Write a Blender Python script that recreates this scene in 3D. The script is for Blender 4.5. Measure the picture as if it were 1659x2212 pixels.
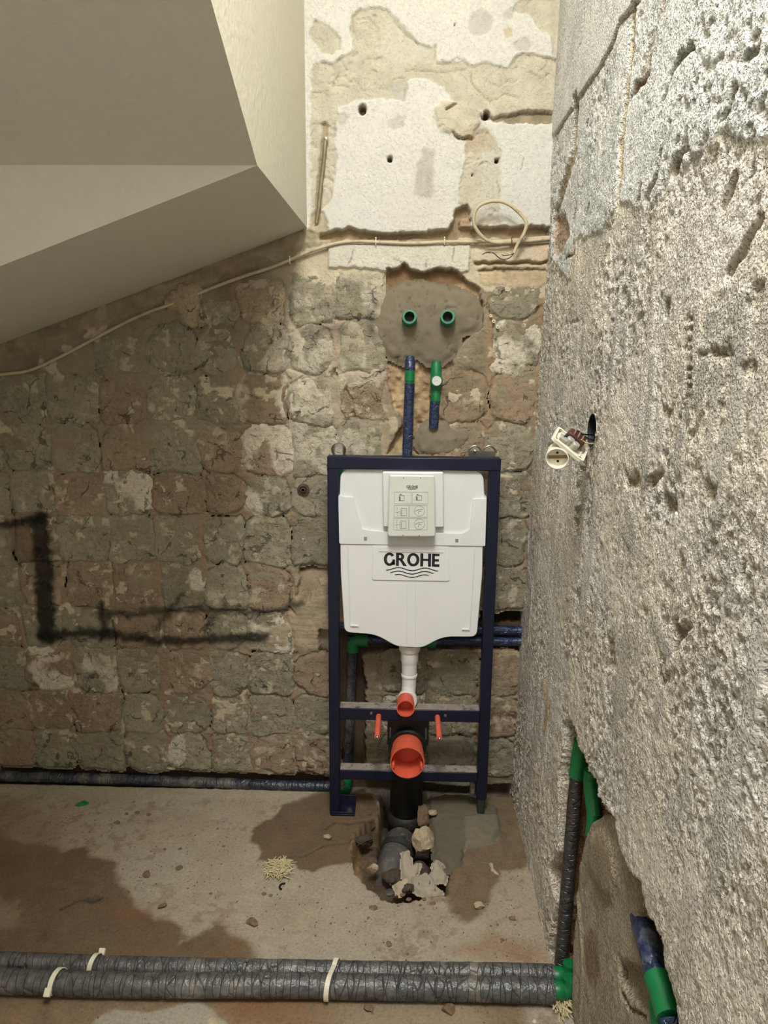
import bpy, bmesh, math, random
import numpy as np
from mathutils import Vector, Matrix

for o in list(bpy.data.objects):
    bpy.data.objects.remove(o)
S = bpy.context.scene
COL = S.collection

# ------------------------------------------------------------------ camera
F0 = 1600.0                                    # focal length in pixels of the 1659 x 2212 frame
CAM = np.array([-0.027, -2.33, 1.47])
_a, _b, _c = map(math.radians, (1.6, 12.3, 0.5))          # yaw left, pitch down, roll
FW = np.array([-math.sin(_a)*math.cos(_b), math.cos(_a)*math.cos(_b), -math.sin(_b)])
_r0 = np.array([math.cos(_a), math.sin(_a), 0.0]); _u0 = np.cross(_r0, FW)
RT = _r0*math.cos(_c) + _u0*math.sin(_c)
UP = _u0*math.cos(_c) - _r0*math.sin(_c)
cd = bpy.data.cameras.new('camera')
cd.sensor_fit = 'AUTO'; cd.sensor_width = 36.0; cd.lens = F0/2212*36.0; cd.clip_start = 0.02
cam = bpy.data.objects.new('camera', cd); COL.objects.link(cam)
cam.matrix_world = Matrix(((RT[0], UP[0], -FW[0], CAM[0]), (RT[1], UP[1], -FW[1], CAM[1]),
                           (RT[2], UP[2], -FW[2], CAM[2]), (0, 0, 0, 1)))
S.camera = cam

# ------------------------------------------------------------------ world, lights, exposure
w = bpy.data.worlds.new('world'); S.world = w; w.use_nodes = True
w.node_tree.nodes['Background'].inputs[0].default_value = (0.80, 0.86, 0.95, 1)
w.node_tree.nodes['Background'].inputs[1].default_value = 0.5
S.view_settings.view_transform = 'Standard'; S.view_settings.look = 'None'
S.view_settings.exposure = 0.0; S.view_settings.gamma = 1.0
S.view_settings.use_curve_mapping = False

def area(name, loc, target, sx, sy, power, col):
    l = bpy.data.lights.new(name, 'AREA'); l.shape = 'RECTANGLE'; l.size = sx; l.size_y = sy
    l.energy = power; l.color = col
    o = bpy.data.objects.new(name, l); COL.objects.link(o); o.location = loc
    o.rotation_euler = (Vector(target)-Vector(loc)).to_track_quat('-Z', 'Y').to_euler()
    return o
area('skylight_daylight', (-0.05, -2.00, 3.27), (-0.05, -1.80, 0), 0.42, 0.9, 70.0, (0.99, 0.99, 0.985))
area('rear_fill', (-0.3, -2.95, 1.5), (-0.3, 0, 1.1), 0.9, 1.5, 0.5, (1.0, 0.97, 0.92))  # unseen fill lamp added behind the camera for left floor and ceiling underside

# ------------------------------------------------------------------ helpers
YW = -0.05                 # face of the back wall
XR0, XRS = 0.352, 0.014    # right wall leans a little: X = XR0 + XRS*Z
YF = -0.205                # front of the installation frame

def ray(px, py):
    return FW + RT*(px-829.5)/F0 + UP*(1106-py)/F0
def hit(px, py, ax, v):
    d = ray(px, py); return CAM + d*(v-CAM[ax])/d[ax]
def bw(px, py, Y=YW):
    return hit(px, py, 1, Y)
def fl(px, py, Z=0.0):
    return hit(px, py, 2, Z)
def rw(px, py, off=0.0):
    d = ray(px, py)
    n = np.array([1, 0, -XRS]); t = (XR0+off-CAM@n)/(d@n)
    return CAM + d*t

def S_(r, g, b):
    f = lambda c: (c/255/12.92 if c/255 <= 0.04045 else ((c/255+0.055)/1.055)**2.4)
    return np.array([f(r), f(g), f(b)])

_rng = np.random.RandomState(7)
_TAB = [_rng.rand(256, 256) for _ in range(8)]
def vn(x, y, seed=0):
    t = _TAB[seed % 8]; x = x + seed*17.31; y = y + seed*9.77
    xi = np.floor(x).astype(int); yi = np.floor(y).astype(int)
    fx = x-xi; fy = y-yi
    fx = fx*fx*fx*(fx*(fx*6-15)+10); fy = fy*fy*fy*(fy*(fy*6-15)+10)
    x0 = xi & 255; x1 = (xi+1) & 255; y0 = yi & 255; y1 = (yi+1) & 255
    a = t[x0, y0]*(1-fx)+t[x1, y0]*fx
    b = t[x0, y1]*(1-fx)+t[x1, y1]*fx
    return a*(1-fy)+b*fy
def fbm(x, y, f, octv=4, seed=0, gain=0.5):
    s = 0; a = 1; n = 0
    for i in range(octv):
        s = s + a*vn(x*f, y*f, seed+i); n += a; a *= gain; f *= 2.03
    return s/n                                   # 0..1
def ss(a, b, x):
    t = np.clip((x-a)/(b-a), 0, 1); return t*t*(3-2*t)

def sd_poly(U, V, P):
    """signed distance, positive inside"""
    P = np.asarray(P, float); n = len(P)
    d = np.full(U.shape, 1e9); ins = np.zeros(U.shape, bool)
    for i in range(n):
        ax, ay = P[i]; bx, by = P[(i+1) % n]
        ex, ey = bx-ax, by-ay; L = ex*ex+ey*ey+1e-12
        t = np.clip(((U-ax)*ex+(V-ay)*ey)/L, 0, 1)
        d = np.minimum(d, (U-ax-t*ex)**2+(V-ay-t*ey)**2)
        c = ((ay > V) != (by > V))
        with np.errstate(divide='ignore', invalid='ignore'):
            xx = ax+(V-ay)*ex/(ey if abs(ey) > 1e-12 else 1e-12)
        ins ^= c & (U < xx)
    d = np.sqrt(d)
    return np.where(ins, d, -d)
def sd_line(U, V, P):
    P = np.asarray(P, float); d = np.full(U.shape, 1e9)
    for i in range(len(P)-1):
        ax, ay = P[i]; bx, by = P[i+1]; ex, ey = bx-ax, by-ay; L = ex*ex+ey*ey+1e-12
        t = np.clip(((U-ax)*ex+(V-ay)*ey)/L, 0, 1)
        d = np.minimum(d, (U-ax-t*ex)**2+(V-ay-t*ey)**2)
    return np.sqrt(d)

class Surf:
    """a surface in (u, v) with a height and a colour at each vertex"""
    def __init__(s, U, V, to_uv):
        s.U, s.V, s.to_uv = U, V, to_uv
        s.h = np.zeros(U.shape); s.c = np.zeros(U.shape+(3,))
    def conv(s, pts, k=None):
        if k is not None:                       # points given in the pixels of an enlarged crop: (x0, y0, scale)
            pts = [(k[0]+x*k[2], k[1]+y*k[2]) for x, y in pts]
        return [s.to_uv(*p) for p in pts]
    def sub(s, P, m):
        P = np.asarray(P)
        return (s.U > P[:, 0].min()-m) & (s.U < P[:, 0].max()+m) & (s.V > P[:, 1].min()-m) & (s.V < P[:, 1].max()+m)
    def jit(s, I, amp, f, seed):
        u, v = s.U[I], s.V[I]
        if amp == 0: return u, v
        return u+amp*(fbm(u, v, f, 3, seed)-.5)*2, v+amp*(fbm(u, v, f, 3, seed+3)-.5)*2
    def lay(s, kind, pts, k=None, col=None, a=1.0, h=None, dh=None, w=0.01, soft=0.003, jag=0.006, f=55, seed=1, var=0.0, hsoft=None):
        P = s.conv(pts, k) if kind != 'uv' else pts
        I = s.sub(P, w+soft*3+jag*2+0.01)
        if not I.any(): return
        u, v = s.jit(I, jag, f, seed)
        sd = sd_poly(u, v, P) if kind in ('poly', 'uv') else (w/2 - sd_line(u, v, P))
        m = ss(-soft, soft, sd)
        if col is not None:
            cc = np.asarray(col)[None, :]*np.ones((m.size, 1))
            if var: cc = cc*(1+var*(fbm(s.U[I], s.V[I], 30, 4, seed+2)-.5)*2)[:, None]
            mm = (m*a)[:, None]
            s.c[I] = s.c[I]*(1-mm)+cc*mm
        hm = m if hsoft is None else ss(-hsoft, hsoft, sd)
        if h is not None: s.h[I] = s.h[I]*(1-hm)+h*hm
        if dh is not None: s.h[I] = s.h[I]+dh*hm
    def poly(s, pts, **kw): s.lay('poly', pts, **kw)
    def line(s, pts, **kw): s.lay('line', pts, **kw)

def tag(o, label=None, cat=None, group=None, kind=None):
    if label: o['label'] = label
    if cat: o['category'] = cat
    if group: o['group'] = group
    if kind: o['kind'] = kind
    return o

def np_mesh(name, verts, quads, cols=None, mat=None, parent=None, smooth=True, loc=None):
    me = bpy.data.meshes.new(name)
    verts = np.asarray(verts, np.float32); quads = np.asarray(quads, np.int32)
    k = quads.shape[1]
    me.vertices.add(len(verts)); me.vertices.foreach_set('co', verts.ravel())
    me.loops.add(quads.size); me.loops.foreach_set('vertex_index', quads.ravel())
    me.polygons.add(len(quads)); me.polygons.foreach_set('loop_start', np.arange(0, quads.size, k, dtype=np.int32))
    me.polygons.foreach_set('use_smooth', np.full(len(quads), smooth))
    if cols is not None:
        ca = me.color_attributes.new('Col', 'FLOAT_COLOR', 'POINT')
        c4 = np.ones((len(verts), 4), np.float32); c4[:, :3] = np.clip(cols, 0.002, 1)
        ca.data.foreach_set('color', c4.ravel())
    me.update(calc_edges=True)
    o = bpy.data.objects.new(name, me); COL.objects.link(o)
    if mat: me.materials.append(mat)
    if parent: o.parent = parent
    if loc is not None: o.location = loc
    return o
def grid_quads(nu, nv, flip=False):
    i = np.arange(nu*nv).reshape(nu, nv)
    q = np.stack([i[:-1, :-1], i[1:, :-1], i[1:, 1:], i[:-1, 1:]], -1).reshape(-1, 4)
    return q[:, ::-1] if flip else q

# ------------------------------------------------------------------ materials
def nmat(name):
    m = bpy.data.materials.new(name); m.use_nodes = True
    return m, m.node_tree, m.node_tree.nodes['Principled BSDF']
def surf_mat(name, nscale=60, namt=0.25, bscale=180, bstr=0.4, bdist=0.002, rough=0.92, grains=0.0, gscale=170, pits=0.0, pscale=200, cracks=0.0, cscale=12):
    """colour comes from the mesh's own colour attribute, grain and fine relief from noise"""
    m, t, b = nmat(name); N = t.nodes; L = t.links
    at = N.new('ShaderNodeAttribute'); at.attribute_name = 'Col'
    tc = N.new('ShaderNodeTexCoord')
    n1 = N.new('ShaderNodeTexNoise'); n1.inputs['Scale'].default_value = nscale; n1.inputs['Detail'].default_value = 6
    n1.inputs['Roughness'].default_value = 0.65
    L.new(tc.outputs['Object'], n1.inputs['Vector'])
    mr = N.new('ShaderNodeMapRange'); mr.inputs[1].default_value = 0.25; mr.inputs[2].default_value = 0.75
    mr.inputs[3].default_value = 1-namt; mr.inputs[4].default_value = 1+namt
    L.new(n1.outputs[0], mr.inputs[0])
    mx = N.new('ShaderNodeVectorMath'); mx.operation = 'SCALE'
    L.new(at.outputs['Color'], mx.inputs[0]); L.new(mr.outputs[0], mx.inputs[3])
    n2 = N.new('ShaderNodeTexNoise'); n2.inputs['Scale'].default_value = bscale; n2.inputs['Detail'].default_value = 5
    n2.inputs['Roughness'].default_value = 0.6
    L.new(tc.outputs['Object'], n2.inputs['Vector'])
    bp = N.new('ShaderNodeBump'); bp.inputs['Strength'].default_value = bstr; bp.inputs['Distance'].default_value = bdist
    hgt = n2.outputs[0]
    if grains:
        gv = N.new('ShaderNodeTexVoronoi'); gv.inputs['Scale'].default_value = gscale; gv.inputs['Randomness'].default_value = 1.0
        gd = N.new('ShaderNodeTexNoise'); gd.inputs['Scale'].default_value = 60; L.new(tc.outputs['Object'], gd.inputs['Vector'])
        g1 = N.new('ShaderNodeVectorMath'); g1.operation = 'SCALE'; g1.inputs[3].default_value = .012; L.new(gd.outputs['Color'], g1.inputs[0])
        g2 = N.new('ShaderNodeVectorMath'); L.new(tc.outputs['Object'], g2.inputs[0]); L.new(g1.outputs[0], g2.inputs[1]); L.new(g2.outputs[0], gv.inputs['Vector'])
        gm = N.new('ShaderNodeMath'); gm.operation = 'MULTIPLY_ADD'; L.new(gv.outputs['Distance'], gm.inputs[0]); gm.inputs[1].default_value = -grains; L.new(hgt, gm.inputs[2]); hgt = gm.outputs[0]
    def carve(val, dark, depth):
        """val 0..1: how far a spot is dug out; digs the relief and darkens the colour by the same mask"""
        nonlocal hgt, mx
        m1 = N.new('ShaderNodeMath'); m1.operation = 'MULTIPLY_ADD'; L.new(val, m1.inputs[0]); m1.inputs[1].default_value = -depth; L.new(hgt, m1.inputs[2]); hgt = m1.outputs[0]
        m2 = N.new('ShaderNodeMath'); m2.operation = 'MULTIPLY_ADD'; L.new(val, m2.inputs[0]); m2.inputs[1].default_value = -dark; m2.inputs[2].default_value = 1.0
        v2 = N.new('ShaderNodeVectorMath'); v2.operation = 'SCALE'; L.new(mx.outputs[0], v2.inputs[0]); L.new(m2.outputs[0], v2.inputs[3]); mx = v2
    if pits:
        n4 = N.new('ShaderNodeTexNoise'); n4.inputs['Scale'].default_value = pscale; n4.inputs['Detail'].default_value = 3; L.new(tc.outputs['Object'], n4.inputs['Vector'])
        n5 = N.new('ShaderNodeTexNoise'); n5.inputs['Scale'].default_value = 9; n5.inputs['Detail'].default_value = 5; L.new(tc.outputs['Object'], n5.inputs['Vector'])
        r5 = N.new('ShaderNodeMapRange'); r5.inputs[1].default_value = .35; r5.inputs[2].default_value = .65; r5.inputs[3].default_value = -.05; r5.inputs[4].default_value = .07; L.new(n5.outputs[0], r5.inputs[0])
        ad = N.new('ShaderNodeMath'); L.new(n4.outputs[0], ad.inputs[0]); L.new(r5.outputs[0], ad.inputs[1])
        r4 = N.new('ShaderNodeMapRange'); r4.inputs[1].default_value = .54; r4.inputs[2].default_value = .66; L.new(ad.outputs[0], r4.inputs[0])
        carve(r4.outputs[0], pits, 1.2)
    if cracks:
        n6 = N.new('ShaderNodeTexNoise'); n6.inputs['Scale'].default_value = 16; n6.inputs['Detail'].default_value = 6; L.new(tc.outputs['Object'], n6.inputs['Vector'])
        v6 = N.new('ShaderNodeVectorMath'); v6.operation = 'SCALE'; v6.inputs[3].default_value = .10; L.new(n6.outputs['Color'], v6.inputs[0])
        v7 = N.new('ShaderNodeVectorMath'); L.new(tc.outputs['Object'], v7.inputs[0]); L.new(v6.outputs[0], v7.inputs[1])
        vo = N.new('ShaderNodeTexVoronoi'); vo.feature = 'DISTANCE_TO_EDGE'; vo.inputs['Scale'].default_value = cscale; L.new(v7.outputs[0], vo.inputs['Vector'])
        n8 = N.new('ShaderNodeTexNoise'); n8.inputs['Scale'].default_value = 22; n8.inputs['Detail'].default_value = 3; L.new(tc.outputs['Object'], n8.inputs['Vector'])
        r8 = N.new('ShaderNodeMapRange'); r8.inputs[1].default_value = .46; r8.inputs[2].default_value = .70; r8.inputs[3].default_value = 0; r8.inputs[4].default_value = .045; L.new(n8.outputs[0], r8.inputs[0])
        sb = N.new('ShaderNodeMath'); sb.operation = 'SUBTRACT'; L.new(r8.outputs[0], sb.inputs[0]); L.new(vo.outputs['Distance'], sb.inputs[1])
        r9 = N.new('ShaderNodeMapRange'); r9.inputs[1].default_value = 0; r9.inputs[2].default_value = .015; L.new(sb.outputs[0], r9.inputs[0])
        carve(r9.outputs[0], cracks, 2.5)
    L.new(mx.outputs[0], b.inputs['Base Color'])
    L.new(hgt, bp.inputs['Height']); L.new(bp.outputs[0], b.inputs['Normal'])
    b.inputs['Roughness'].default_value = rough
    b.inputs['Specular IOR Level'].default_value = 0.25
    return m
def plain(name, c, rough=0.5, metal=0.0, var=0.12, vs=40, bump=0.0, bs=150, spec=0.5, dirt=None, damt=0.5, ds=18, trans=0.0):
    """one colour with grain; dirt = second colour in noise-shaped patches"""
    m, t, b = nmat(name); N = t.nodes; L = t.links
    tc = N.new('ShaderNodeTexCoord')
    n1 = N.new('ShaderNodeTexNoise'); n1.inputs['Scale'].default_value = vs; n1.inputs['Detail'].default_value = 5
    L.new(tc.outputs['Object'], n1.inputs['Vector'])
    rp = N.new('ShaderNodeValToRGB'); c = np.asarray(c)
    rp.color_ramp.elements[0].position = 0.3; rp.color_ramp.elements[1].position = 0.7
    rp.color_ramp.elements[0].color = (*np.clip(c*(1-var), 0, 1), 1); rp.color_ramp.elements[1].color = (*np.clip(c*(1+var), 0, 1), 1)
    L.new(n1.outputs[0], rp.inputs[0]); out = rp.outputs[0]
    if dirt is not None:
        n3 = N.new('ShaderNodeTexNoise'); n3.inputs['Scale'].default_value = ds; n3.inputs['Detail'].default_value = 8
        n3.inputs['Roughness'].default_value = 0.7
        L.new(tc.outputs['Object'], n3.inputs['Vector'])
        r3 = N.new('ShaderNodeMapRange'); r3.inputs[1].default_value = 1-damt-0.05; r3.inputs[2].default_value = 1-damt+0.12
        L.new(n3.outputs[0], r3.inputs[0])
        mx = N.new('ShaderNodeMix'); mx.data_type = 'RGBA'
        L.new(r3.outputs[0], mx.inputs[0]); L.new(out, mx.inputs[6]); mx.inputs[7].default_value = (*dirt, 1)
        out = mx.outputs[2]
    L.new(out, b.inputs['Base Color'])
    b.inputs['Roughness'].default_value = rough; b.inputs['Metallic'].default_value = metal
    b.inputs['Specular IOR Level'].default_value = spec
    if trans: b.inputs['Transmission Weight'].default_value = trans
    if bump:
        n2 = N.new('ShaderNodeTexNoise'); n2.inputs['Scale'].default_value = bs; n2.inputs['Detail'].default_value = 4
        L.new(tc.outputs['Object'], n2.inputs['Vector'])
        bp = N.new('ShaderNodeBump'); bp.inputs['Strength'].default_value = bump; bp.inputs['Distance'].default_value = 0.002
        L.new(n2.outputs[0], bp.inputs['Height']); L.new(bp.outputs[0], b.inputs['Normal'])
    return m

M = {}
M['wall_back'] = surf_mat('stripped_wall', 90, 0.11, 240, 0.45, 0.0022, pits=.05, pscale=120)
M['mortar'] = surf_mat('old_mortar', 70, 0.22, 190, 0.6, 0.0025, pits=.10, pscale=110, cracks=.55, cscale=9)
M['wall_right'] = surf_mat('rough_render', 150, 0.12, 260, 1.0, 0.004, grains=.7, gscale=190, pits=.25, pscale=210)
M['floor'] = surf_mat('dusty_screed', 120, 0.20, 300, 0.4, 0.0012, 0.85, pits=.14, pscale=150)
M['fresh'] = surf_mat('fresh_mortar', 60, 0.10, 300, 0.25, 0.001, 0.8)
M['paint'] = plain('painted_textured_plaster', S_(210, 206, 188), 0.85, var=0.02, bump=0.8, bs=70, spec=0.3)
M['paint_plain'] = plain('painted_plaster', S_(238, 236, 228), 0.9, var=0.02, bump=0.2, bs=120, spec=0.2)
M['navy'] = plain('navy_powder_coat', S_(20, 23, 46), 0.38, var=0.08, spec=0.4, dirt=S_(176, 174, 170), damt=0.235, ds=70)
M['dusty'] = plain('dusty_navy', S_(150, 140, 128), 0.9, var=0.15, dirt=S_(22, 25, 48), damt=0.44, ds=45)
M['white'] = plain('white_polystyrene', S_(230, 229, 226), 0.45, var=0.02, vs=8, spec=0.4)
M['white2'] = plain('white_insulation', S_(224, 225, 223), 0.6, var=0.02, vs=15, spec=0.3)
M['boxw'] = plain('translucent_white_plastic', S_(216, 217, 206), 0.25, var=0.02, vs=10, spec=0.5)
M['pipew'] = plain('white_flush_pipe', S_(228, 225, 221), 0.4, var=0.04, vs=20)
M['orange'] = plain('orange_plastic', S_(224, 100, 74), 0.45, var=0.08, vs=60, dirt=S_(220, 150, 126), damt=0.34, ds=40)
M['black'] = plain('black_plastic', S_(24, 23, 22), 0.45, var=0.2)
M['pvc'] = plain('dark_grey_pvc', S_(52, 51, 48), 0.5, var=0.15, dirt=S_(96, 88, 74), damt=0.36, ds=25)
M['pvc_dirty'] = plain('dirty_grey_pvc', S_(80, 79, 75), 0.6, var=0.15, dirt=S_(134, 120, 100), damt=0.42, ds=30)
M['green'] = plain('green_polypropylene', S_(16, 112, 62), 0.4, var=0.1)
M['green2'] = plain('pale_green_thread', S_(46, 118, 82), 0.45, var=0.15, dirt=S_(160, 168, 140), damt=0.38, ds=90)
M['steel'] = plain('zinc_steel', S_(150, 147, 140), 0.35, metal=0.9, var=0.15)
M['rust'] = plain('rusty_iron', S_(92, 70, 54), 0.8, metal=0.3, var=0.3, vs=120)
M['cable'] = plain('cream_cable_sheath', S_(194, 178, 148), 0.6, var=0.08, dirt=S_(146, 130, 104), damt=0.46, ds=20)
M['copper'] = plain('copper_wire', S_(120, 80, 50), 0.5, metal=0.6)
M['tie'] = plain('cream_plastic_tie', S_(222, 216, 190), 0.5, var=0.05)
M['socket'] = plain('ivory_plastic', S_(230, 224, 204), 0.35, var=0.04, dirt=S_(180, 168, 140), damt=0.36, ds=50)
M['brown'] = plain('brown_bakelite', S_(72, 42, 32), 0.4, var=0.3, vs=90)
M['clear'] = plain('grey_clear_plastic', S_(188, 184, 172), 0.2, var=0.1, trans=0.3)
M['ink'] = plain('black_print', S_(30, 27, 29), 0.6, var=0.05)
M['inkgrey'] = plain('grey_print', S_(140, 142, 132), 0.7, var=0.05)
M['inkmid'] = plain('dark_grey_print', S_(92, 92, 86), 0.7, var=0.05)
M['straw'] = plain('pale_straw', S_(206, 192, 148), 0.8, var=0.15)
M['shard'] = plain('green_plastic_shard', S_(22, 120, 62), 0.4)
M['rub'] = plain('brown_rubble', S_(122, 98, 74), 0.95, var=0.3, vs=90, bump=0.6)
M['rubpale'] = plain('pale_concrete_rubble', S_(178, 160, 130), 0.95, var=0.22, vs=70, bump=0.6)
M['rubdark'] = plain('dark_earth_rubble', S_(76, 64, 52), 0.95, var=0.3, vs=90, bump=0.7)
M['paper'] = plain('torn_white_plaster', S_(206, 198, 178), 0.9, var=0.08, bump=0.4)
M['dark'] = plain('dark_box_inside', S_(22, 24, 30), 0.6, var=0.2)
M['blackwire'] = plain('black_wire', S_(26, 28, 36), 0.4)
M['yellow'] = plain('yellow_green_wire', S_(214, 200, 130), 0.5)

def foam_mat(name, c, hi, seams, dirt=None, damt=0.4, axis=(1, .22, .22)):
    """crinkled film over pipe insulation"""
    m, t, b = nmat(name); N = t.nodes; L = t.links
    tc = N.new('ShaderNodeTexCoord')
    n = N.new('ShaderNodeTexNoise'); n.inputs['Scale'].default_value = 55; n.inputs['Detail'].default_value = 6
    L.new(tc.outputs['Object'], n.inputs['Vector'])
    rp = N.new('ShaderNodeValToRGB'); rp.color_ramp.elements[0].position = 0.35; rp.color_ramp.elements[1].position = 0.75
    rp.color_ramp.elements[0].color = (*c, 1); rp.color_ramp.elements[1].color = (*hi, 1)
    L.new(n.outputs[0], rp.inputs[0]); out = rp.outputs[0]
    if dirt is not None:
        n3 = N.new('ShaderNodeTexNoise'); n3.inputs['Scale'].default_value = 14; n3.inputs['Detail'].default_value = 8
        L.new(tc.outputs['Object'], n3.inputs['Vector'])
        r3 = N.new('ShaderNodeMapRange'); r3.inputs[1].default_value = 1-damt-.05; r3.inputs[2].default_value = 1-damt+.15
        L.new(n3.outputs[0], r3.inputs[0])
        mx = N.new('ShaderNodeMix'); mx.data_type = 'RGBA'; L.new(r3.outputs[0], mx.inputs[0])
        L.new(out, mx.inputs[6]); mx.inputs[7].default_value = (*dirt, 1); out = mx.outputs[2]
    base_out = out
    vo = N.new('ShaderNodeTexVoronoi'); vo.feature = 'DISTANCE_TO_EDGE'; vo.inputs['Scale'].default_value = seams
    mp = N.new('ShaderNodeMapping'); mp.inputs['Scale'].default_value = axis; L.new(tc.outputs['Object'], mp.inputs['Vector'])
    L.new(mp.outputs[0], vo.inputs['Vector'])
    mr = N.new('ShaderNodeMapRange'); mr.inputs[1].default_value = 0; mr.inputs[2].default_value = 0.05; mr.inputs[3].default_value = .55
    L.new(vo.outputs['Distance'], mr.inputs[0])
    nb = N.new('ShaderNodeTexNoise'); nb.inputs['Scale'].default_value = 120; nb.inputs['Detail'].default_value = 4; L.new(tc.outputs['Object'], nb.inputs['Vector'])
    ad = N.new('ShaderNodeMath'); L.new(mr.outputs[0], ad.inputs[0]); L.new(nb.outputs[0], ad.inputs[1])
    mk = N.new('ShaderNodeMapRange'); mk.inputs[1].default_value = 0; mk.inputs[2].default_value = .03; mk.inputs[3].default_value = .45; mk.inputs[4].default_value = 1; L.new(vo.outputs['Distance'], mk.inputs[0])
    sc = N.new('ShaderNodeVectorMath'); sc.operation = 'SCALE'; L.new(base_out, sc.inputs[0]); L.new(mk.outputs[0], sc.inputs[3]); L.new(sc.outputs[0], b.inputs['Base Color'])
    bp = N.new('ShaderNodeBump'); bp.inputs['Strength'].default_value = 0.9; bp.inputs['Distance'].default_value = 0.0035
    L.new(ad.outputs[0], bp.inputs['Height']); L.new(bp.outputs[0], b.inputs['Normal'])
    b.inputs['Roughness'].default_value = 0.27; b.inputs['Specular IOR Level'].default_value = 0.6
    return m
M['foam_grey'] = foam_mat('grey_foam_sleeve', S_(70, 70, 68), S_(104, 102, 98), 55, S_(142, 134, 122), 0.38)
M['foam_dark'] = foam_mat('dark_foam_sleeve', S_(50, 47, 46), S_(72, 68, 65), 55, axis=(.22, .22, 1))
M['foam_blue'] = foam_mat('blue_foam_sleeve', S_(28, 40, 70), S_(46, 64, 100), 60, S_(130, 132, 134), 0.33, axis=(.25, .25, 1))
M['foam_blue_dusty'] = foam_mat('dusty_blue_foam_sleeve', S_(36, 42, 52), S_(56, 64, 78), 50, S_(108, 102, 92), 0.50)

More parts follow.
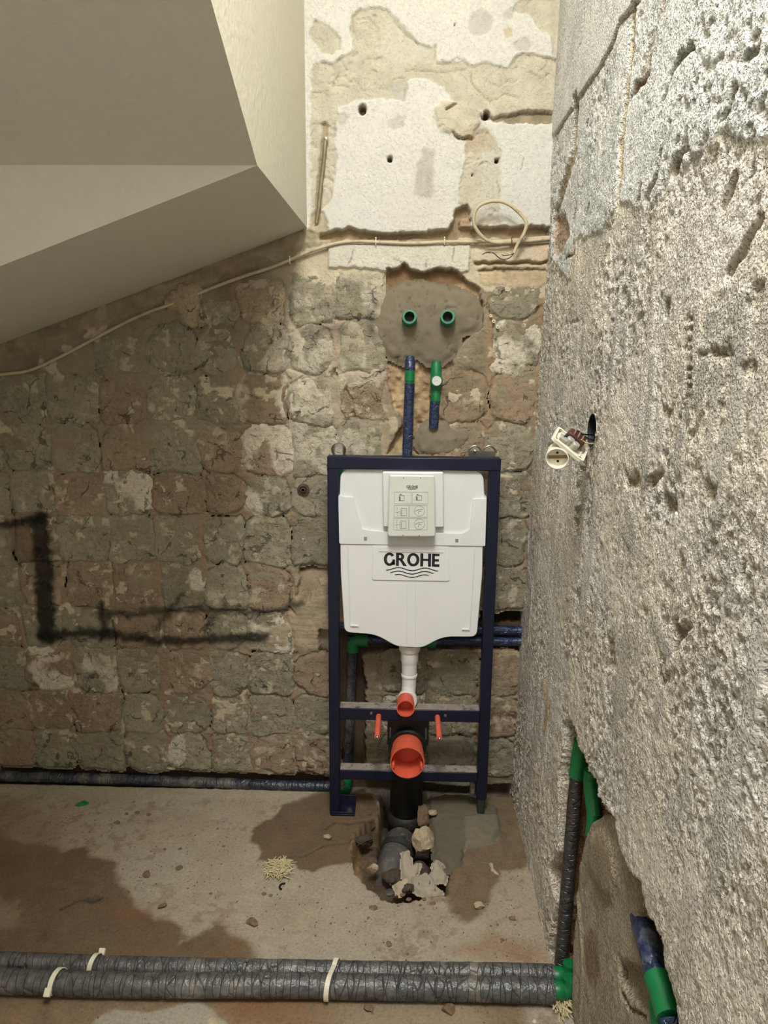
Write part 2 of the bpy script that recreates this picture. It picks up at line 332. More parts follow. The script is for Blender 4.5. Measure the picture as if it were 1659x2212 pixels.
# ------------------------------------------------------------------ mesh builder
class MB:
    def __init__(s): s.v = []; s.f = []
    def add(s, vs, fs):
        k = len(s.v); s.v += [tuple(map(float, p)) for p in vs]; s.f += [tuple(i+k for i in f) for f in fs]; return s
    def box(s, lo, hi):
        x0, y0, z0 = lo; x1, y1, z1 = hi
        return s.add([(x0,y0,z0),(x1,y0,z0),(x1,y1,z0),(x0,y1,z0),(x0,y0,z1),(x1,y0,z1),(x1,y1,z1),(x0,y1,z1)],
                     [(0,3,2,1),(4,5,6,7),(0,1,5,4),(1,2,6,5),(2,3,7,6),(3,0,4,7)])
    def obox(s, c, ax, ay, az, hx, hy, hz):
        c, ax, ay, az = map(np.asarray, (c, ax, ay, az))
        vs = [c+ax*hx*i+ay*hy*j+az*hz*k for k in (-1, 1) for i, j in ((-1,-1),(1,-1),(1,1),(-1,1))]
        return s.add(vs, [(0,3,2,1),(4,5,6,7),(0,1,5,4),(1,2,6,5),(2,3,7,6),(3,0,4,7)])
    def prism(s, P, f0, f1):
        """P: 2D outline, f0/f1 map a 2D point to 3D on the front and the back"""
        n = len(P)
        return s.add([f0(*p) for p in P]+[f1(*p) for p in P],
                     [tuple(range(n))[::-1], tuple(range(n, 2*n))]+[(i, (i+1) % n, n+(i+1) % n, n+i) for i in range(n)])
    def lathe(s, prof, o, d, n=24, close=True):
        o = np.asarray(o, float); d = np.asarray(d, float); d = d/np.linalg.norm(d)
        a = np.array([0, 0, 1.]) if abs(d[2]) < .9 else np.array([1., 0, 0])
        u = np.cross(a, d); u /= np.linalg.norm(u); v = np.cross(d, u)
        vs = []; fs = []
        for r, t in prof:
            for i in range(n):
                q = 2*math.pi*i/n; vs.append(o+d*t+u*r*math.cos(q)+v*r*math.sin(q))
        m = len(prof)
        for j in range(m-1):
            for i in range(n):
                fs.append((j*n+i, j*n+(i+1) % n, (j+1)*n+(i+1) % n, (j+1)*n+i))
        if close:
            if prof[0][0] > 1e-6: fs.append(tuple(range(n))[::-1])
            if prof[-1][0] > 1e-6: fs.append(tuple(range((m-1)*n, m*n)))
        return s.add(vs, fs)
    def tube(s, pts, r, n=12, sm=0, wob=0.0, seed=0, flat=None):
        pts = [np.asarray(p, float) for p in pts]
        for _ in range(sm):                              # corner cutting
            q = [pts[0]]
            for a, b in zip(pts[:-1], pts[1:]): q += [a*.75+b*.25, a*.25+b*.75]
            pts = q+[pts[-1]]
        rng = random.Random(seed); vs = []; fs = []; u = None
        for i, p in enumerate(pts):
            t = pts[min(i+1, len(pts)-1)]-pts[max(i-1, 0)]; t = t/(np.linalg.norm(t)+1e-12)
            if u is None:
                a = np.array([0, 0, 1.]) if abs(t[2]) < .9 else np.array([0, 1., 0])
                u = np.cross(a, t)
            u = u-t*(u@t); u /= np.linalg.norm(u); v = np.cross(t, u)
            rr = r[i] if hasattr(r, '__len__') and len(r) == len(pts) else (r if not hasattr(r, '__len__') else r[0])
            for j in range(n):
                q = 2*math.pi*j/n; w_ = rr*(1+wob*(rng.random()-.5))
                vs.append(p+u*w_*math.cos(q)+v*w_*math.sin(q)*(flat or 1))
        m = len(pts)
        for i in range(m-1):
            for j in range(n):
                fs.append((i*n+j, i*n+(j+1) % n, (i+1)*n+(j+1) % n, (i+1)*n+j))
        fs.append(tuple(range(n))[::-1]); fs.append(tuple(range((m-1)*n, m*n)))
        return s.add(vs, fs)
    def build(s, name, mat, parent=None, smooth=True, bevel=0.0, seg=2, angle=35, base=None):
        me = bpy.data.meshes.new(name)
        off = np.zeros(3)
        o = bpy.data.objects.new(name, me); COL.objects.link(o)
        if parent is not None:
            o.parent = parent; q = parent
            while q is not None: off = off+np.array(q.location); q = q.parent
        else:
            A = np.array(s.v); off = np.array([(A[:, 0].min()+A[:, 0].max())/2, (A[:, 1].min()+A[:, 1].max())/2, A[:, 2].min()]) if base is None else np.asarray(base)
            o.location = off
        me.from_pydata([tuple(np.array(p)-off) for p in s.v], [], s.f); me.update()
        bm = bmesh.new(); bm.from_mesh(me); bmesh.ops.recalc_face_normals(bm, faces=bm.faces); bm.to_mesh(me); bm.free()
        me.materials.append(mat)
        if bevel:
            b = o.modifiers.new('bevel', 'BEVEL'); b.width = bevel; b.segments = seg; b.limit_method = 'ANGLE'; b.angle_limit = math.radians(angle)
        if smooth:
            for p in me.polygons: p.use_smooth = True
            me.set_sharp_from_angle(angle=math.radians(angle))
        return o
def empty(name, loc, label=None, cat=None, group=None):
    o = bpy.data.objects.new(name, None); COL.objects.link(o); o.location = loc; o.empty_display_size = .05
    return tag(o, label, cat, group)

# =================================================================== BACK WALL
def uv_bw(px, py): p = bw(px, py); return (p[0], p[2])
K1 = (600, 0, 650/1659)            # crops the outlines were read from
K2 = (600, 500, 650/1659)
K5 = (0, 550, 720/1659)
K6 = (0, 1100, 720/1659)
WHITE = S_(206, 203, 192); OLD = S_(188, 180, 160); CEM = S_(151, 144, 121); RED = S_(136, 122, 100); DARKB = S_(104, 88, 68)
TAN = S_(176, 150, 114)

# joints of the old tiles
cx_px = [-110, 0, 104, 213, 319, 427, 521, 625, 728, 833, 940, 1054, 1160]
rz_px = [592, 695, 805, 910, 1019, 1112, 1213, 1313, 1400, 1495, 1580, 1660]
XC = [bw(x, 900)[0] for x in cx_px]; ZR = [bw(320, y)[2] for y in rz_px]
def spray(s):
    """old black spray-paint marks on the left of the wall"""
    K = S_(26, 25, 22)
    for pts, w_, a in (([(86, 1125), (92, 1200), (98, 1290), (100, 1372)], 46, .93),
                       ([(-30, 1133), (40, 1130), (92, 1124)], 20, .9),
                       ([(96, 1372), (180, 1366), (260, 1372), (340, 1384), (430, 1384), (500, 1376), (572, 1376)], 22, .88),
                       ([(232, 1328), (330, 1322), (430, 1316), (540, 1322), (610, 1318), (650, 1300)], 18, .72),
                       ([(222, 1308), (224, 1376)], 18, .85),
                       ([(394, 1284), (368, 1320), (338, 1356)], 12, .7),
                       ([(492, 1304), (462, 1326), (448, 1350)], 11, .6)):
        s.line(pts, col=K, a=a, w=w_*0.00139, soft=0.012, jag=0.012, f=45, seed=5)
    s.poly([(8, 1135), (92, 1135), (92, 1225), (20, 1225)], col=S_(90, 80, 66), a=.35, soft=.03, jag=.02)
    s.line([(812, 660), (800, 690), (806, 715)], col=K, a=.55, w=0.02, soft=0.02)
    s.line([(700, 712), (735, 716)], col=K, a=.6, w=0.02, soft=0.02); s.line([(652, 715), (690, 722)], col=K, a=.4, w=0.02, soft=0.02)

# ---- the beds of the old tiles: outlines first, the wall is grooved round them
rnd = random.Random(11)
ceil_line = lambda x: 1.80 + (x+.322)*.358 - 0.03         # where the sloping ceiling cuts the wall
def in_skip(px, py):
    holes = [(805, 560, 1045, 770), (850, 760, 975, 1010), (690, 1330, 1160, 1405), (726, 1400, 790, 1700), (640, 1190, 720, 1400)]
    return any(a < px < c and b < py < d for a, b, c, d in holes)
def topx(p):
    d = np.array(p)-CAM; z = d@FW; return 829.5+F0*(d@RT)/z, 1106-F0*(d@UP)/z
BEDS = []
for r in range(len(ZR)-1):
    for c in range(len(XC)-1):
        z1, z0 = ZR[r], ZR[r+1]; x0, x1 = XC[c], XC[c+1]
        if c >= 8: z1, z0 = z1+.012, z0+.012
        cx, cz = (x0+x1)/2, (z0+z1)/2; px, py = topx((cx, YW, cz))
        if in_skip(px, py) or py < 600 and px < 1040: continue
        if z1 > ceil_line(x0)-.02:
            z1 = min(z1, ceil_line(x0)-.03)
            if z1-z0 < .06: continue
            cz = (z0+z1)/2
        hw, hh = (x1-x0)/2*rnd.uniform(.90, 1.05), (z1-z0)/2*rnd.uniform(.97, 1.05)
        ox, oz = rnd.uniform(-.008, .008), -rnd.uniform(0, .008)
        pw = rnd.choice([2.0, 2.6, 4.0, 7.0, 10.0]); arch = rnd.random() < .6; ph = rnd.random()*6; am = rnd.uniform(.0, .10)
        P = []
        for i in range(30):
            q = 2*math.pi*i/30; cq, sq = math.cos(q), math.sin(q)
            p_ = 7.0 if (arch and sq < 0) else pw
            rr = (abs(cq)**p_+abs(sq)**p_)**(-1/p_)*(1+am*math.sin(3*q+ph)+.03*(rnd.random()-.5))
            P.append((cx+ox+hw*rr*cq, cz+oz+hh*rr*sq))
        tone = rnd.random()
        base = CEM*(.80+.20*tone) if rnd.random() < .72 else S_(152, 132, 108)*(.85+.22*tone)
        wh = .8 if rnd.random() < .13 else 0.0
        if 560 < px < 830 and py < 1010: wh = max(wh, .5)
        BEDS.append((P, base, wh, rnd.uniform(.002, .0055), (rnd.uniform(-.8, .8), -1.0)))

def build_back():
    st = 0.0036
    us = np.arange(-1.46, 0.46, st); vs = np.arange(-0.08, 2.62, st)
    U, V = np.meshgrid(us, vs, indexing='ij'); sh = U.shape
    s = Surf(U.ravel(), V.ravel(), uv_bw); u, v = s.U, s.V
    # the render left between the old tile beds
    n = fbm(u, v, 6, 5, 0); n2 = fbm(u, v, 40, 4, 2); st_ = fbm(u*0.12, v, 160, 3, 4)
    s.c[:] = RED; s.c *= (0.78+0.5*n)[:, None]
    mix = ss(.42, .62, fbm(u, v, 9, 4, 3))[:, None]*.55; s.c[:] = s.c*(1-mix)+CEM*mix
    s.h = 0.007*(n2-.5)+0.003*(st_-.5)
    for x_ in XC:
        m = (1-ss(.008, .020, np.abs(u-x_+.008*(fbm(u, v, 14, 3, 2)-.5))))*(v < 1.72)*.8*ss(.3, .6, fbm(u, v, 5, 3, 6))
        s.c[:] = s.c*(1-m[:, None])+S_(152, 126, 100)*m[:, None]
    # pale scraps of old plaster
    sp = ss(.62, .70, fbm(u, v, 24, 4, 5))*ss(.42, .6, fbm(u, v, 4, 3, 1))*.8
    s.c[:] = s.c*(1-sp[:, None])+S_(200, 186, 158)*sp[:, None]; s.h += .0025*sp
    # crevices round the beds and knocked-out corners
    gm = ss(.36, .56, fbm(u, v, 9, 3, 4))
    for i, (P, *_r) in enumerate(BEDS):
        Pa = np.asarray(P); I = s.sub(Pa, .03); ui, vi = u[I], v[I]
        uu = ui+.020*(fbm(ui, vi, 30, 3, i)-.5); vv = vi+.020*(fbm(ui, vi, 30, 3, i+4)-.5)
        d = -sd_poly(uu, vv, Pa)
        s.h[I] = s.h[I]-.007*(1-ss(.003, .0075, np.abs(d-.003)))*gm[I]
    rk = random.Random(3)
    for i in range(34):
        x_, z_ = rk.choice(XC)+rk.uniform(-.03, .03), rk.choice(ZR)+rk.uniform(-.02, .02); r_ = rk.uniform(.010, .026)
        if z_ > 1.6: continue
        s.lay('uv', [(x_+r_*rk.uniform(.6, 1.6)*math.cos(q), z_+r_*rk.uniform(.5, 1.1)*math.sin(q)) for q in np.linspace(0, 5.6, 9)], dh=-.008, col=S_(150, 132, 106), a=.6, jag=.010, f=60, seed=i, var=.3)
    # brighter, cement-smeared zone under the niche
    s.poly([(600, 560), (840, 560), (820, 660), (810, 780), (860, 1000), (620, 1000), (590, 800), (560, 700)], col=S_(182, 170, 146), a=.55, soft=.05, jag=.03, f=12, var=.25)
    s.poly([(618, 700), (640, 690), (660, 780), (700, 860), (640, 900), (612, 900), (600, 850)], col=S_(205, 194, 170), a=.75, soft=.008, jag=.02, f=25, var=.2, dh=.003)
    # ---- the niche: painted plaster with the paint stripped in patches
    s.poly([(655, -90), (1260, -90), (1245, 500), (700, 505), (655, 500)], col=WHITE, h=.006, soft=.004, jag=.004, var=.05)
    s.h += np.where(v > 1.83, .0012*(fbm(u, v, 90, 3, 1)-.5), 0)
    P = dict(k=K1, col=OLD, var=.16, jag=.007, f=45)
    s.poly([(165,190),(205,115),(290,150),(350,210),(350,280),(300,300),(240,290)], dh=-.004, **P)
    s.poly([(400,100),(440,50),(520,38),(600,60),(660,110),(720,190),(790,245),(850,270),(870,240),(875,350),(1000,340),(1050,360),(1150,345),
            (1260,375),(1320,300),(1540,320),(1545,620),(1170,640),(1100,600),(960,560),(910,480),(820,430),(720,440),(700,560),(620,540),
            (430,560),(330,600),(310,790),(325,850),(300,1100),(240,1170),(190,1260),(180,700),(185,520),(190,360),(240,335),(310,350),(380,305),(420,280),(400,170)],
           dh=-.005, **P)
    s.poly([(580,100),(640,120),(720,200),(800,250),(860,280),(860,340),(600,345),(560,250),(590,180)], k=K1, col=S_(194, 188, 172), a=.8, soft=.006, jag=.006)
    s.poly([(1320,0),(1585,-20),(1560,330),(1510,300),(1505,200),(1430,150),(1380,90),(1300,60)], dh=-.006, **P)
    s.poly([(1030,780),(1150,700),(1230,840),(1215,1090),(1215,1200),(1240,1245),(1090,1245),(1000,1140),(1000,1010),(1030,900)], dh=-.004, **P)
    s.poly([(1100,830),(1225,840),(1215,1090),(1215,1200),(1100,1230)], k=K1, col=S_(192, 187, 172), a=.8, soft=.004, jag=.004)
    for pl in ([(1045,130),(1075,70),(1120,45),(1180,100),(1180,170),(1110,205),(1060,190)], [(1240,80),(1290,30),(1310,60),(1290,110),(1250,110)],
               [(1290,240),(1360,205),(1405,250),(1370,290),(1310,280)], [(330,640),(370,620),(388,650),(375,690),(335,690)],
               [(600,670),(700,640),(700,700),(645,720),(610,700)], [(620,480),(700,445),(720,480),(690,560),(630,540)]):
        s.poly(pl, k=K1, col=S_(184, 181, 168), a=.85, jag=.004, dh=-.0015, var=.1)
    s.poly([(1240,160),(1285,150),(1290,200),(1260,215)], k=K1, col=S_(186, 170, 134), a=.8)
    s.poly([(790,830),(830,815),(870,840),(862,900),(855,990),(865,1060),(850,1090),(800,1090),(750,1080),(755,1000),(770,900),(800,880)], k=K1, col=S_(176, 170, 158), a=.8, soft=.006, var=.15)
    s.poly([(640,1100),(900,1100),(880,1220),(620,1220)], k=K1, col=S_(204, 192, 180), a=.45, soft=.04, jag=.02)
    s.poly([(870,600),(900,570),(1000,568),(1100,610),(1112,680),(1065,768),(960,742),(890,705)], k=K1, col=S_(192, 183, 160), dh=.010, soft=.004, hsoft=.006, jag=.009, var=.2)
    s.line([(960,730),(1000,760),(1065,770)], k=K1, col=S_(120, 98, 70), w=.006, soft=.003, dh=-.012)
    s.line([(930,610),(985,578)], k=K1, col=S_(110, 92, 68), w=.007, soft=.003, dh=-.012)
    s.poly([(1115,625),(1180,640),(1300,618),(1540,610),(1540,670),(1460,688),(1300,680),(1190,668),(1120,655)], k=K1, col=S_(146, 134, 110), dh=-.020, var=.3, jag=.008)
    s.poly([(1030,720),(1110,700),(1180,720),(1130,860),(1040,840)], k=K1, col=S_(184, 164, 138), a=.6, soft=.01, dh=-.002, var=.2)
    for pts in ([(190,515),(250,510),(285,535)], [(630,440),(690,430),(720,440)], [(870,350),(940,352),(990,320),(1050,355)], [(1060,400),(1075,470),(1130,520),(1170,570)],
                [(1170,560),(1255,520),(1330,535)], [(1290,350),(1340,300),(1540,330)], [(420,180),(410,100),(460,55)], [(700,385),(900,400),(1040,385)],
                [(340,400),(300,470),(390,480)], [(1360,870),(1340,935)], [(1210,1000),(1225,1090)], [(1380,400),(1450,430),(1500,410)],
                [(640,120),(700,190),(790,245),(850,268)]):
        s.line(pts, k=K1, col=S_(150, 134, 104), a=.75, w=.003, soft=.002, jag=.004, dh=-.003)
    for x, y, r in ((467,607,22), (618,880,14), (1208,886,11), (1150,632,17), (1072,965,6), (975,140,4)):
        cx, cz = uv_bw(600+x*K1[2], y*K1[2]); rr = r*K1[2]*.00135
        d = np.hypot(u-cx, (v-cz)*.85); m = 1-ss(rr*.7, rr*1.15, d)
        s.h -= .03*m; s.c[:] = s.c*(1-m[:, None]) + S_(96, 72, 48)*m[:, None]
    # creased, crumbling face where the paint is off
    I = (v > 1.84) & (s.h < .0035) & (s.h > -.012) & (u > -.33)
    cr = np.abs(fbm(u[I], v[I], 10, 4, 2)-.5)
    s.h[I] += .006*(fbm(u[I], v[I], 20, 5, 5)-.5)-.005*(1-ss(.0, .018, cr))
    # ---- conduit chase up the left of the niche, cable chase along its foot
    s.line([(262,690),(255,800),(238,960),(222,1120),(212,1230)], k=K1, col=S_(168, 150, 118), w=.016, soft=.004, jag=.004, dh=-.010)
    s.poly([(185,1190),(250,1160),(290,1290),(280,1340),(190,1320),(170,1270)], k=K1, col=S_(186, 170, 138), a=.9, var=.3, dh=-.006, jag=.01)
    s.poly([(230,1285),(400,1252),(520,1285),(800,1285),(950,1258),(985,1150),(1040,1128),(1062,1160),(1062,1250),(1530,1248),(1530,1305),(1060,1315),(500,1322),(230,1320)],
           k=K1, col=S_(156, 136, 108), h=-.026, var=.3, jag=.007, soft=.003)
    s.poly([(1000,1205),(1050,1195),(1065,1250),(1000,1250)], k=K1, col=S_(170, 142, 116), dh=.02, jag=.005)
    # ---- band under the cable
    s.poly([(110,1400),(300,1330),(700,1330),(1060,1320),(1540,1315),(1525,1531),(1500,1640),(1100,1600),(250,1560),(90,1500)], k=K1, col=S_(200, 187, 160), a=.9, h=.001, var=.25, jag=.012, f=30)
    s.poly([(275,1345),(1055,1350),(1058,1440),(1050,1490),(1010,1505),(960,1470),(860,1480),(760,1512),(700,1450),(625,1500),(420,1478),(280,1480)], k=K1, col=S_(206, 200, 184), h=.010, jag=.006, var=.05)
    s.poly([(1080,1372),(1530,1345),(1530,1445),(1085,1442)], k=K1, col=S_(206, 190, 164), h=.008, jag=.007, var=.12)
    s.poly([(1420,1350),(1545,1340),(1540,1430),(1450,1430)], k=K1, col=S_(204, 172, 148), a=.6, soft=.02, jag=.01)
    s.poly([(1110,1475),(1520,1480),(1510,1531),(1450,1580),(1120,1570)], k=K1, col=S_(188, 168, 138), h=.004, jag=.012, var=.3)
    s.line([(1090,1450),(1530,1450)], k=K1, col=S_(150, 124, 90), w=.008, soft=.003, jag=.004, dh=-.010)
    s.line([(1110,1490),(1300,1485),(1510,1490)], k=K1, col=S_(120, 96, 68), w=.007, soft=.003, jag=.006, dh=-.012)
    for pts in ([(418,1380),(400,1440),(390,1462)], [(970,1365),(962,1440)], [(640,1430),(690,1455)], [(815,1440),(815,1480)]):
        s.line(pts, k=K1, col=S_(140, 126, 100), w=.0025, soft=.002, jag=.003, dh=-.003)
    # ---- the chopped-out hole round the two outlets and the chase under it
    s.poly([(590,260),(610,205),(660,200),(700,172),(745,220),(810,225),(870,203),(900,215),(960,205),(1000,225),(1040,272),(1110,312),(1130,400),(1128,540),(1060,580),
            (1000,640),(960,740),(950,850),(905,1000),(920,1220),(600,1225),(650,1120),(690,1060),(640,960),(600,830),(600,720),(520,600),(495,500),(530,420),(580,350)],
           k=K2, col=TAN, h=-.026, jag=.007, var=.5, soft=.003, f=50)
    s.poly([(590,260),(610,205),(660,200),(700,172),(745,220),(810,225),(870,203),(960,205),(1000,225),(1050,280),(900,300),(700,290),(620,330)], k=K2, col=S_(126, 94, 66), a=.8, jag=.008, soft=.006)
    I = (v < 1.62) & (v > 1.0) & (u > -.2) & (u < .12) & (s.h < -.015)
    s.h[I] += .016*(fbm(u[I], v[I], 60, 3, 3)-.5)+.018*(fbm(u[I], v[I], 22, 2, 6)-.5)
    # ---- chase behind the frame with the pair of blue pipes, its riser, and the foot of the wall
    s.poly([(690,1362),(1160,1328),(1160,1410),(1000,1402),(780,1412),(790,1480),(788,1760),(728,1760),(726,1480),(690,1420)], col=S_(88, 72, 54), h=-.040, var=.3, jag=.008, soft=.004)
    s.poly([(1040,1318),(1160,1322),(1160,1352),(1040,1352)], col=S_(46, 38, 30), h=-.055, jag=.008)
    s.poly([(655,1195),(700,1178),(730,1190),(725,1250),(690,1255),(668,1300),(640,1290)], col=S_(116, 84, 62), h=-.020, var=.3, jag=.008)
    s.poly([(640,1240),(705,1230),(712,1420),(640,1400),(560,1395),(620,1330)], col=S_(178, 160, 132), a=.8, dh=.004, soft=.012, jag=.016, f=25, var=.25)
    s.poly([(-80,1648),(60,1648),(150,1656),(240,1654),(330,1664),(420,1668),(520,1670),(590,1676),(640,1664),(700,1650),(760,1672),(860,1690),(1000,1700),(1160,1690),(1160,1860),(-80,1860)],
           col=DARKB, h=-.055, var=.3, jag=.006, soft=.003)
    # ---- old fixings
    for px, py, r, d in ((157, 1045, .011, .03), (655, 1058, .011, .02), (745, 655, .012, .01), (540, 768, .012, .01)):
        cx, cz = uv_bw(px, py); m = 1-ss(r*.7, r*1.3, np.hypot(u-cx, v-cz)); s.h -= d*m; s.c[:] = s.c*(1-.7*m[:, None])+S_(50, 38, 28)*.7*m[:, None]
    s.line([(-40,775),(0,760),(200,690),(400,612),(560,552),(662,512)], col=S_(158, 144, 118), a=.75, w=.045, soft=.006, jag=.016, f=34, dh=.004, var=.5)
    spray(s)
    pos = np.stack([u, np.full(u.shape, YW)-s.h, v], 1)
    o = np_mesh('wall_back', pos, grid_quads(*sh), s.c, M['wall_back'])
    return tag(o, kind='structure')
WB = build_back()

def relief(name, P, to3, mat, colfn, thick, cell, parent, jag=.004, jf=60, edge=.008, rough=.002, seed=0, dome=0.0, uv_px=None, cut=True, post=None, tilt=None):
    """a ragged slab lying on a surface: P outline in (u, v); to3(u, v, h) places it"""
    P = np.asarray(P); lo = P.min(0)-.012; hi = P.max(0)+.012
    us = np.arange(lo[0], hi[0], cell); vs = np.arange(lo[1], hi[1], cell)
    U, V = np.meshgrid(us, vs, indexing='ij'); sh = U.shape; u, v = U.ravel(), V.ravel()
    uu = u+jag*2*(fbm(u, v, jf, 3, seed)-.5); vv = v+jag*2*(fbm(u, v, jf, 3, seed+4)-.5)
    sd = sd_poly(uu, vv, P)
    e = ss(-.0005, edge, sd)
    h = -.006+(.006+thick)*e**.6+dome*ss(0, .08, sd)+rough*2*(fbm(u, v, 45, 4, seed+1)-.5)*e
    if tilt is not None:            # one edge stands proud, the opposite one runs out flush
        c0 = P.mean(0); k_ = ((u-c0[0])*tilt[0]+(v-c0[1])*tilt[1])/.075
        h = h-thick*e*np.clip(.5-.5*k_, 0, .95)
    s = Surf(u, v, uv_px); s.h = h; colfn(s, seed, sd)
    if post: post(s)
    q = grid_quads(*sh); keep = (sd[q] > -cell*1.2).any(1); q = q[keep]
    used = np.unique(q); mp = -np.ones(len(u), int); mp[used] = np.arange(len(used))
    pos = np.stack(to3(u[used], v[used], s.h[used]), 1)
    return np_mesh(name, pos, mp[q], s.c[used], mat, parent)
to_bw = lambda u, v, h: (u, YW-h, v)

def dab_col(base, white=0.0):
    def f(s, seed, sd):
        n = fbm(s.U, s.V, 14, 4, seed % 7)
        s.c[:] = base; s.c *= (0.82+.36*n)[:, None]
        m = ss(.62, .67, fbm(s.U, s.V, 38, 4, (seed*3+1) % 7))*.6
        m = m*ss(.42, .58, fbm(s.U, s.V, 7, 2, (seed+2) % 7))
        s.c[:] = s.c*(1-m[:, None])+S_(196, 184, 156)*m[:, None]; s.h += .0015*m
        if white:
            w_ = ss(.50, .62, fbm(s.U, s.V, 12, 4, (seed+5) % 7))*white
            s.c[:] = s.c*(1-w_[:, None])+S_(212, 202, 180)*w_[:, None]; s.h += .002*w_
        s.h += .0018*(fbm(s.U*.1, s.V, 220, 2, seed % 5)-.5)*(sd > 0)       # trowel drag marks
        # fine cracks
        c = np.abs(fbm(s.U, s.V, 13, 3, (seed*5+2) % 7)-.5)
        cr = (1-ss(.004, .014, c))*ss(.45, .6, fbm(s.U, s.V, 9, 2, (seed+6) % 7))
        s.h -= .005*cr; s.c *= (1-.45*cr)[:, None]
        spray(s)
    return f

# the beds of the old tiles, one patch of mortar for each
for i, (P, base, wh, th, tl) in enumerate(BEDS):
    o = relief('mortar_bed', P, to_bw, M['mortar'], dab_col(base, wh), th, .0052, WB, jag=.010, jf=30, edge=.004, tilt=tl, rough=.0042, seed=i, uv_px=uv_bw)
    if i == 0: o['label'] = 'roundish bed of old tile mortar on the stripped wall'

def fresh_col(base, holes=()):
    def f(s, seed, sd):
        s.c[:] = base; s.c *= (.88+.24*fbm(s.U, s.V, 10, 4, 2))[:, None]
        c = np.abs(fbm(s.U, s.V, 11, 3, 4)-.5); cr = (1-ss(.002, .008, c))*ss(.5, .6, fbm(s.U, s.V, 7, 2, 6))
        s.h -= .004*cr; s.c *= (1-.35*cr)[:, None]
    return f
FRESH = S_(124, 114, 94)
P = [uv_bw(K2[0]+x*K2[2], K2[1]+y*K2[2]) for x, y in [(560,400),(600,340),(680,295),(780,275),(880,300),(1000,320),(1080,360),(1115,430),(1118,520),(1080,555),(1010,570),(1000,630),
     (960,690),(900,737),(820,735),(780,690),(720,712),(690,735),(620,700),(570,640),(530,580),(510,520),(540,450)]]
o = relief('mortar_patch', P, to_bw, M['fresh'], fresh_col(FRESH), .002, .0045, WB, jag=.004, edge=.02, rough=.003, seed=3, dome=.010, uv_px=uv_bw)
o['label'] = 'smooth grey fresh mortar around the two green outlets'
P = [uv_bw(K2[0]+x*K2[2], K2[1]+y*K2[2]) for x, y in [(830,1045),(870,1060),(940,1020),(965,1075),(1060,1085),(1060,1150),(1000,1215),(880,1240),(790,1225),(760,1165),(780,1100)]]
o = relief('mortar_patch', P, to_bw, M['fresh'], fresh_col(FRESH*1.08), .004, .0045, WB, jag=.006, edge=.012, rough=.003, seed=5, dome=.006, uv_px=uv_bw)
o['label'] = 'small patch of grey mortar just above the frame'
P = [uv_bw(K5[0]+x*K5[2], K5[1]+y*K5[2]) for x, y in [(800,235),(900,140),(985,130),(1015,175),(1000,240),(985,320),(960,365),(905,350),(880,290),(830,280)]]
o = relief('mortar_patch', P, to_bw, M['mortar'], lambda s, seed, sd: (s.c.__setitem__(slice(None), S_(172, 154, 126)), None), .014, .005, WB, jag=.010, rough=.005, seed=2, dome=.006, uv_px=uv_bw)
o['label'] = 'blob of pale plaster holding the cable under the ceiling'

